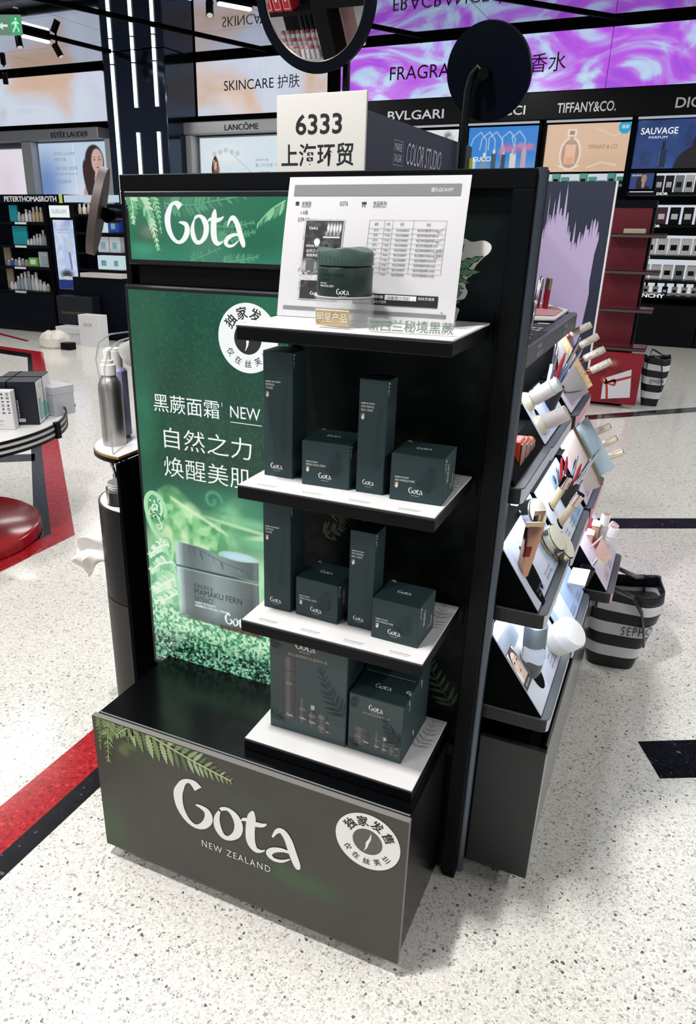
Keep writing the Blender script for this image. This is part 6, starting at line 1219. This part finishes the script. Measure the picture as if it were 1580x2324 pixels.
# poster stand with lit blue poster
GS = thing('poster_stand', 'black stand with lit GUERLAIN sign over a tall blue perfume poster', 'display stand', (-5.41, 6.1, 0))
obj('body', MB().box(-5.60, 6.02, .03, -5.24, 6.28, 1.385, .004), NAVY, GS)
obj('lit_sign', MB().box(-5.575, 6.008, 1.245, -5.30, 6.02, 1.365, .002), mat('lit sign', '#edf3f4', emit=.95), GS); obj('lettering', txt(MB(), 'GUERLAIN', front(6.008), -5.54, 1.285, w=.205, h=.042, d=.001), MC['lit grey print'], GS)
P = Pic(-5.55, -5.265, .50, 1.22, 80, '#b9cdf0'); P.grad(1.1, 1.22, '#8ea4dc', .8).noise(4, 6, .4, .8, '#e3ecfa', .9).blob(-5.42, .66, .10, .05, '#1d2430', .95, 2).blob(-5.42, .60, .06, .03, '#2a3446', .9, 2).line([(-5.36, 1.0), (-5.335, .75)], .016, '#d9d2c0', 1).line([(-5.355, .88), (-5.345, .72)], .02, '#3a5cc8', .8).rect(-5.55, -5.265, .50, .60, '#1f2f7c').ell(-5.42, .62, .07, .02, '#cfd6dc', .9)
P.build('poster_print', front(6.018), ADM, GS, .002); obj('lettering', txt(txt(MB(), '帝皇蜂姿', front(6.014), -5.50, 1.11, w=.17, h=.02, d=.001), 'ABEILLE ROYALE', front(6.014), -5.50, 1.085, w=.17, h=.014, d=.001), MC['lit grey print'], GS)
SD = thing('side_shelving', 'black shelving with lit pale product boxes behind the round mirror', 'shelving', (-4.9, 6.2, 0))
obj('body', MB().box(-5.23, 6.15, .03, -4.50, 6.35, 1.385, .004), NAVY, SD)
for z in (1.28, 1.10, .90, .73): obj('shelf', MB().box(-5.2, 5.95, z-.02, -4.5, 6.15, z, .003), BLK, SD)
obj('lit_header', MB().box(-5.335, 5.994, 1.395, -4.6, 5.999, 1.465), mat('lit pale header', '#c9dcf0', emit=.8), SD); obj('counter', MB().box(-5.05, 5.8, .655, -4.5, 6.15, .70, .004), mat('white counter', '#c9c7c2', rough=.4), SD); obj('base_cabinet', MB().box(-5.2, 5.85, .03, -4.5, 6.3, .65), NAVY, SD)
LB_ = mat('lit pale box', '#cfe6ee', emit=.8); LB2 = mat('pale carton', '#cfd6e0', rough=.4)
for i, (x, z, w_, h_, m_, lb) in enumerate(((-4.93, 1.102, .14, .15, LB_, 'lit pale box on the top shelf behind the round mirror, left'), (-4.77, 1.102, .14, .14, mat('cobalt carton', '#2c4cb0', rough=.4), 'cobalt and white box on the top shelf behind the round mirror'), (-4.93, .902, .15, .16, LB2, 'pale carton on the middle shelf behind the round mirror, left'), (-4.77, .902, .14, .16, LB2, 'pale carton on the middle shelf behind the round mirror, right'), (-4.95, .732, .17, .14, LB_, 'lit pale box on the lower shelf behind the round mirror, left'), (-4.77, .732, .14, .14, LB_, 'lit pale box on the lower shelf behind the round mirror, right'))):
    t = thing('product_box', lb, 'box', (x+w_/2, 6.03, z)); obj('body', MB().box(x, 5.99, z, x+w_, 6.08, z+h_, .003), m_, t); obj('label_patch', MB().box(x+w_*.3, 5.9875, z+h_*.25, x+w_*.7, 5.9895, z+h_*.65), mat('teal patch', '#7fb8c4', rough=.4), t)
for i in range(4): bott(-5.15+.06*i, 6.02, 1.282, .02, .10, ('gold', 'white', 'gold', 'clear')[i], ('first', 'second', 'third', 'fourth')[i]+' bottle on the ledge right of the GUERLAIN sign', 'bottles beside the lit sign')
ob = thing('black_carton', 'large black carton lettered ORCHIDÉE at the foot of the poster stand', 'box', (-5.1, 5.75, 0)); obj('body', MB().box(-5.33, 5.70, .16, -4.84, 5.84, .46, .004), mat('black carton', '#10161e', rough=.45), ob); obj('plinth', MB().box(-5.30, 5.72, 0, -4.87, 5.83, .16), BLKM, ob)
obj('lettering', txt(MB(), 'ORCHIDÉE IMPÉRIALE', front(5.70), -5.27, .275, w=.36, h=.03, d=.001), mat('bronze letters', '#8f7a58', rough=.4, metal=.4), ob); obj('star_mark', MB().flat([[(-5.09+.022*math.cos(PI/2+q*PI/5)*(1 if q % 2 == 0 else .4), .39+.022*math.sin(PI/2+q*PI/5)*(1 if q % 2 == 0 else .4)) for q in range(10)]], front(5.70), .001), MC['deep navy carton'], ob)
db = thing('white_carton', 'white carton lettered DIOR standing on the floor', 'box', (-4.65, 5.5, 0)); obj('body', MB().box(-4.80, 5.42, 0, -4.53, 5.56, .315, .003), mat('white floor carton', '#dcdde1', rough=.5), db); obj('lettering', txt(MB(), 'DIOR', front(5.42), -4.73, .20, w=.11, h=.035, d=.001), LETG, db)
wb_ = thing('white_carton', 'low white lidded carton on the floor left of the DIOR carton', 'box', (-5.05, 5.55, 0)); obj('body', MB().box(-5.18, 5.5, 0, -4.86, 5.66, .10, .003), MC['white floor carton'], wb_); obj('lid', MB().box(-5.19, 5.49, .10, -4.85, 5.67, .165, .003), MC['white floor carton'], wb_)
pb = MB().lathe((-4.95, 5.22, 0), (-4.95, 5.22, .165), [(0, 0), (.14, 0), (.155, .15), (.15, .6), (.12, .85), (.05, 1), (0, .95)], 20); pb.v = [(x+random.uniform(-.012, .012), y+random.uniform(-.012, .012), max(0, z+random.uniform(-.008, .008))) for x, y, z in pb.v]
tag(obj('plastic_bag', pb, mat('milky plastic', '#dedcd2', rough=.3)), 'crumpled milky plastic bag on the floor before the white cartons', 'bag')
tag(obj('small_black_box', MB().box(-4.78, 5.10, 0, -4.66, 5.20, .07, .004), BLK), 'small black box on the floor beside the plastic bag', 'box')
# ================================================================== right background
RG = thing('red_gondola', 'tall dark red gondola with four thin shelves behind the striped tote', 'display stand', (.45, 5.4, 0))
RED = mat('wine red board', '#6e172a', rough=.35)
obj('red_panel', MB().box(.30, 5.30, .05, .578, 5.34, 1.35, .003), RED, RG); obj('frame', MB().box(.24, 5.34, .03, .597, 5.50, 1.40, .004), NAVY, RG); obj('cap', MB().box(.30, 5.30, 1.35, .597, 5.34, 1.40, .002), NAVY, RG)
for z in (1.182, .945, .690, .425): s_ = obj('shelf', MB().box(.33, 5.08, z-.025, .70, 5.30, z, .003), BLK, RG); obj('shelf_front', MB().box(.335, 5.076, z-.022, .70, 5.080, z-.004), mat('dull steel edge', '#6a5d5e', rough=.35, metal=.8), s_); obj('red_top', MB().box(.335, 5.085, z, .695, 5.295, z+.002), mat('wine red gloss', '#64182a', rough=.2), s_)
obj('base', MB().box(.28, 5.1, .0, .60, 5.5, .05), BLKM, RG)
tag(obj('beige_box', MB().box(.42, 5.15, 1.1845, .56, 5.22, 1.215, .002), mat('cream carton', '#d9cfb9')), 'small beige box on the top shelf of the red gondola', 'box')
GP = thing('gift_crate', 'red festive crate printed with a white ribboned present at the foot of the red gondola', 'box', (.52, 5.1, 0))
obj('body', MB().box(.20, 5.02, .03, .700, 5.075, .392, .002), mat('festive red', '#8a1626', rough=.4), GP); f5 = front(5.02)
P = Pic(.205, .697, .035, .388, 120, '#8a1626'); P.noise(7, 3, .5, .8, '#5f0f1c', .8).blob(.5, .32, .03, .02, '#c98a6a', .6).ell(.40, .12, .10, .10, '#8a1422', .9, .1); P.build('print', f5, printmat('festive print', 0, rough=.4), GP, .0006)
obj('present_print', MB().flat([[(.46, .055), (.655, .085), (.635, .285), (.455, .205)]], f5, .0010), mat('present white', '#dcdbe6', rough=.5), GP)
m = MB(); m.flat(ribbon([(.46, .17, .016), (.55, .20, .018), (.645, .235, .016)])+ribbon([(.50, .06, .016), (.49, .13, .016), (.475, .20, .014)])+ribbon([(.485, .18, .008), (.455, .215, .018), (.445, .19, .014), (.485, .175, .006)])+ribbon([(.487, .18, .008), (.53, .20, .016), (.535, .165, .014), (.487, .172, .006)]), f5, .0014); obj('ribbon_print', m, mat('ribbon red', '#b3362e', rough=.4), GP)
# striped tote bags
def tote(label, c, w, d, h, rz, word, fade):
    """trapezoid tote: narrow base, wide mouth, alternating bands as parts"""
    t = thing('striped_tote', label, 'bag', c, None, 0); x, y, z = c; n = 11; K = 40
    BK = mat('tote black', '#111419', rough=.35); WH = mat('tote white', '#dfe2ea', rough=.4)
    def ring(v):
        s_ = .62+.38*min(1, v*1.25); bul = 1+.06*math.sin(v*PI); pts = []
        for q in range(K):
            a_ = 2*PI*q/K; cc, ss = math.cos(a_), math.sin(a_); e = 2/3.4
            px = math.copysign(abs(cc)**e, cc)*w/2*s_*bul; py = math.copysign(abs(ss)**e, ss)*d/2*(.75+.25*v)*bul
            wob = .006*math.sin(a_*5+v*4)*v; lift = .012*math.sin(a_*2+.6)*v
            pts.append((x+px+wob, y+py+wob*.5, z+v*h*(1)+lift))
        return pts
    bands = [(0, .16), (.16, .30), (.30, .45), (.45, .60), (.60, .74), (.74, .86), (.86, 1.0)] if word else [(0, .12), (.12, .27), (.27, .40), (.40, .56), (.56, .70), (.70, .85), (.85, 1.0)]
    for bi, (v0, v1) in enumerate(bands):
        mb = MB(); vs = []; 
        for j in range(4): vs += ring(v0+(v1-v0)*j/3)
        mb.add(vs, [(j*K+q, j*K+(q+1) % K, (j+1)*K+(q+1) % K, (j+1)*K+q) for j in range(3) for q in range(K)]+([tuple(range(K))[::-1]] if bi == 0 else []))
        o = obj('black_band' if bi % 2 == 0 else 'white_band', mb, BK if bi % 2 == 0 else WH, t, True)
        if bi == len(bands)-1: md = o.modifiers.new('thickness', 'SOLIDIFY'); md.thickness = .003
    obj('lining', MB().add(ring(.80), [tuple(range(K))]), mat('tote lining', '#3c3f44', rough=.7), t)
    for s_ in (-1, 1):
        yy = y+s_*d*.47
        pts = [(x-w*.30, yy, z+h*.72), (x-w*.30, yy+s_*.004, z+h*.98), (x-w*.26, yy+s_*.012, z+h*1.10), (x-w*.10, yy-.02, z+h*1.08), (x+w*.16, yy-.03, z+h*1.02), (x+w*.30, yy+s_*.004, z+h*.98), (x+w*.30, yy, z+h*.72)] if s_ > 0 else [(x-w*.32, yy-.004, z+h*.75), (x-w*.30, yy-.012, z+h*1.0), (x-w*.15, yy-.03, z+h*1.04), (x+w*.10, yy-.035, z+h*.98), (x+w*.24, yy-.026, z+h*.80), (x+w*.33, yy-.016, z+h*.52), (x+w*.36, yy-.010, z+h*.38)]
        obj('strap', MB().tube(pts, .011, 10, flat=.25), BK, t, True)
    if word:
        def fb_(u, v, dd=0):
            vv = (v-z)/h; k = (.62+.38*min(1, vv*1.25))*(1+.06*math.sin(vv*PI)); uu = max(-1, min(1, (u-x)/(w/2*k))); e = 3.4; py = (max(0, 1-abs(uu)**e))**(1/e)*d/2*(.75+.25*vv)*(1+.06*math.sin(vv*PI))
            return V3((u, y-py-dd-.004, v+.012*math.sin(-PI/2+.6+uu)*vv))
        obj('lettering', txt(MB(), word, fb_, *fade[:2], w=fade[2], h=fade[3], space=1.3, d=.002), mat('tote print', '#15181d', rough=.5), t)
    t.rotation_euler.z = rz; return t
tote('black and white striped tote lettered SEPHORA standing beside the steel gondola front', (.874, 1.30, 0), .218, .13, .268, .12, 'SEPHO', (.885, .128, .085, .030))
tote('small black and white striped tote beside the red festive crate', (.785, 5.25, 0), .18, .12, .36, 0, 'SEPHORA', (.76, .175, .10, .03))
# ================================================================== tester stand seen only in the round mirror
MS = thing('tester_stand', 'black tester stand with pink side wall reflected in the big round mirror', 'display stand', (-1.35, -.85, 0))
obj('body', MB().box(-1.75, -.98, 0, -1.31, -.75, .93, .003), BLKM, MS); obj('back_panel', MB().box(-1.75, -1.0, .93, -1.245, -.96, 1.40), NAVY, MS); obj('shelf', MB().box(-1.72, -.95, 1.115, -1.30, -.72, 1.128, .002), BLK, MS); obj('counter', MB().box(-1.72, -.95, .93, -1.30, -.66, .945, .002), WHT, MS)
obj('post', MB().box(-1.30, -.98, 0, -1.215, -.68, 1.45, .003), BLK, MS); obj('pink_wall', MB().box(-1.215, -.80, 0, -.72, -.76, 1.5), mat('dusty pink wall', '#a98a88', rough=.5), MS)
obj('paper_notice', MB().box(-1.13, -.759, .98, -.95, -.757, 1.16), mat('white paper', '#ececef'), MS); obj('tan_shelf', MB().box(-1.21, -.76, 1.17, -.80, -.60, 1.20), BLK, MS)
for i in range(3):
    t = thing('red_carton', ('far', 'middle', 'near')[i]+' red carton with white outline on the upper shelf seen in the big mirror', 'carton', (-1.60+.058*i, -.76, 1.129), 'red cartons seen in the mirror'); x = -1.60+.058*i
    obj('body', MB().box(x-.026, -.79, 1.129, x+.026, -.73, 1.25, .002), mat('scarlet carton', '#c22a30', rough=.4), t); obj('outline', MB().box(x-.02, -.7298, 1.14, x+.02, -.7288, 1.143).box(x-.02, -.7298, 1.14, x-.018, -.7288, 1.24).box(x+.018, -.7298, 1.14, x+.02, -.7288, 1.24), WHT, t); obj('tube_print', MB().box(x-.006, -.7298, 1.17, x+.006, -.7285, 1.24, .001), SK['white'], t)
for i in range(9):
    for j in range(3):
        x, y = -1.60+.031*i+.008*j, -.78+.04*j; h_ = 1.035-.018*j
        stick('lipstick', 'white lipstick with rosy end in the rows seen in the big mirror', 'lipstick', [((x, y, .946), (x, y, h_-.012), rod(.0115, .03), WHT, 'tube'), ((x, y, h_-.012), (x, y, h_), rod(.0105, .1), mat('rosy end %d' % ((i*2+j) % 3), ('#c98a92', '#a85a6a', '#e0b0b0')[(i*2+j) % 3], rough=.4), 'end')], 'lipstick rows seen in the mirror', 10)
for i in range(5): stick('lipstick', 'grey white tube in the front row seen in the big mirror', 'lipstick', [((-1.535+.022*i, -.68, .946), (-1.535+.022*i, -.68, .995), rod(.010, .03), mat('grey tube', '#a9a49e', rough=.35), 'tube')], 'grey tubes seen in the mirror', 10)
for i in range(10): stick('dark_bottle', 'dark blue grey bottle at the back of the counter seen in the big mirror', 'bottle', [((-1.56+.03*i, -.88, .946), (-1.56+.03*i, -.88, 1.075), rod(.012, .03), mat('dark slate glass', '#2c3a44', rough=.25), 'body')], 'dark bottles seen in the mirror', 10)
# ================================================================== link everything
COL.objects.unlink(tob); bpy.data.objects.remove(tob); bpy.data.curves.remove(tcurve)
for o in LINKS: COL.objects.link(o)
print('objects', len(LINKS), 'tris', sum(sum(len(p.vertices)-2 for p in o.data.polygons) for o in LINKS if o.type == 'MESH'))
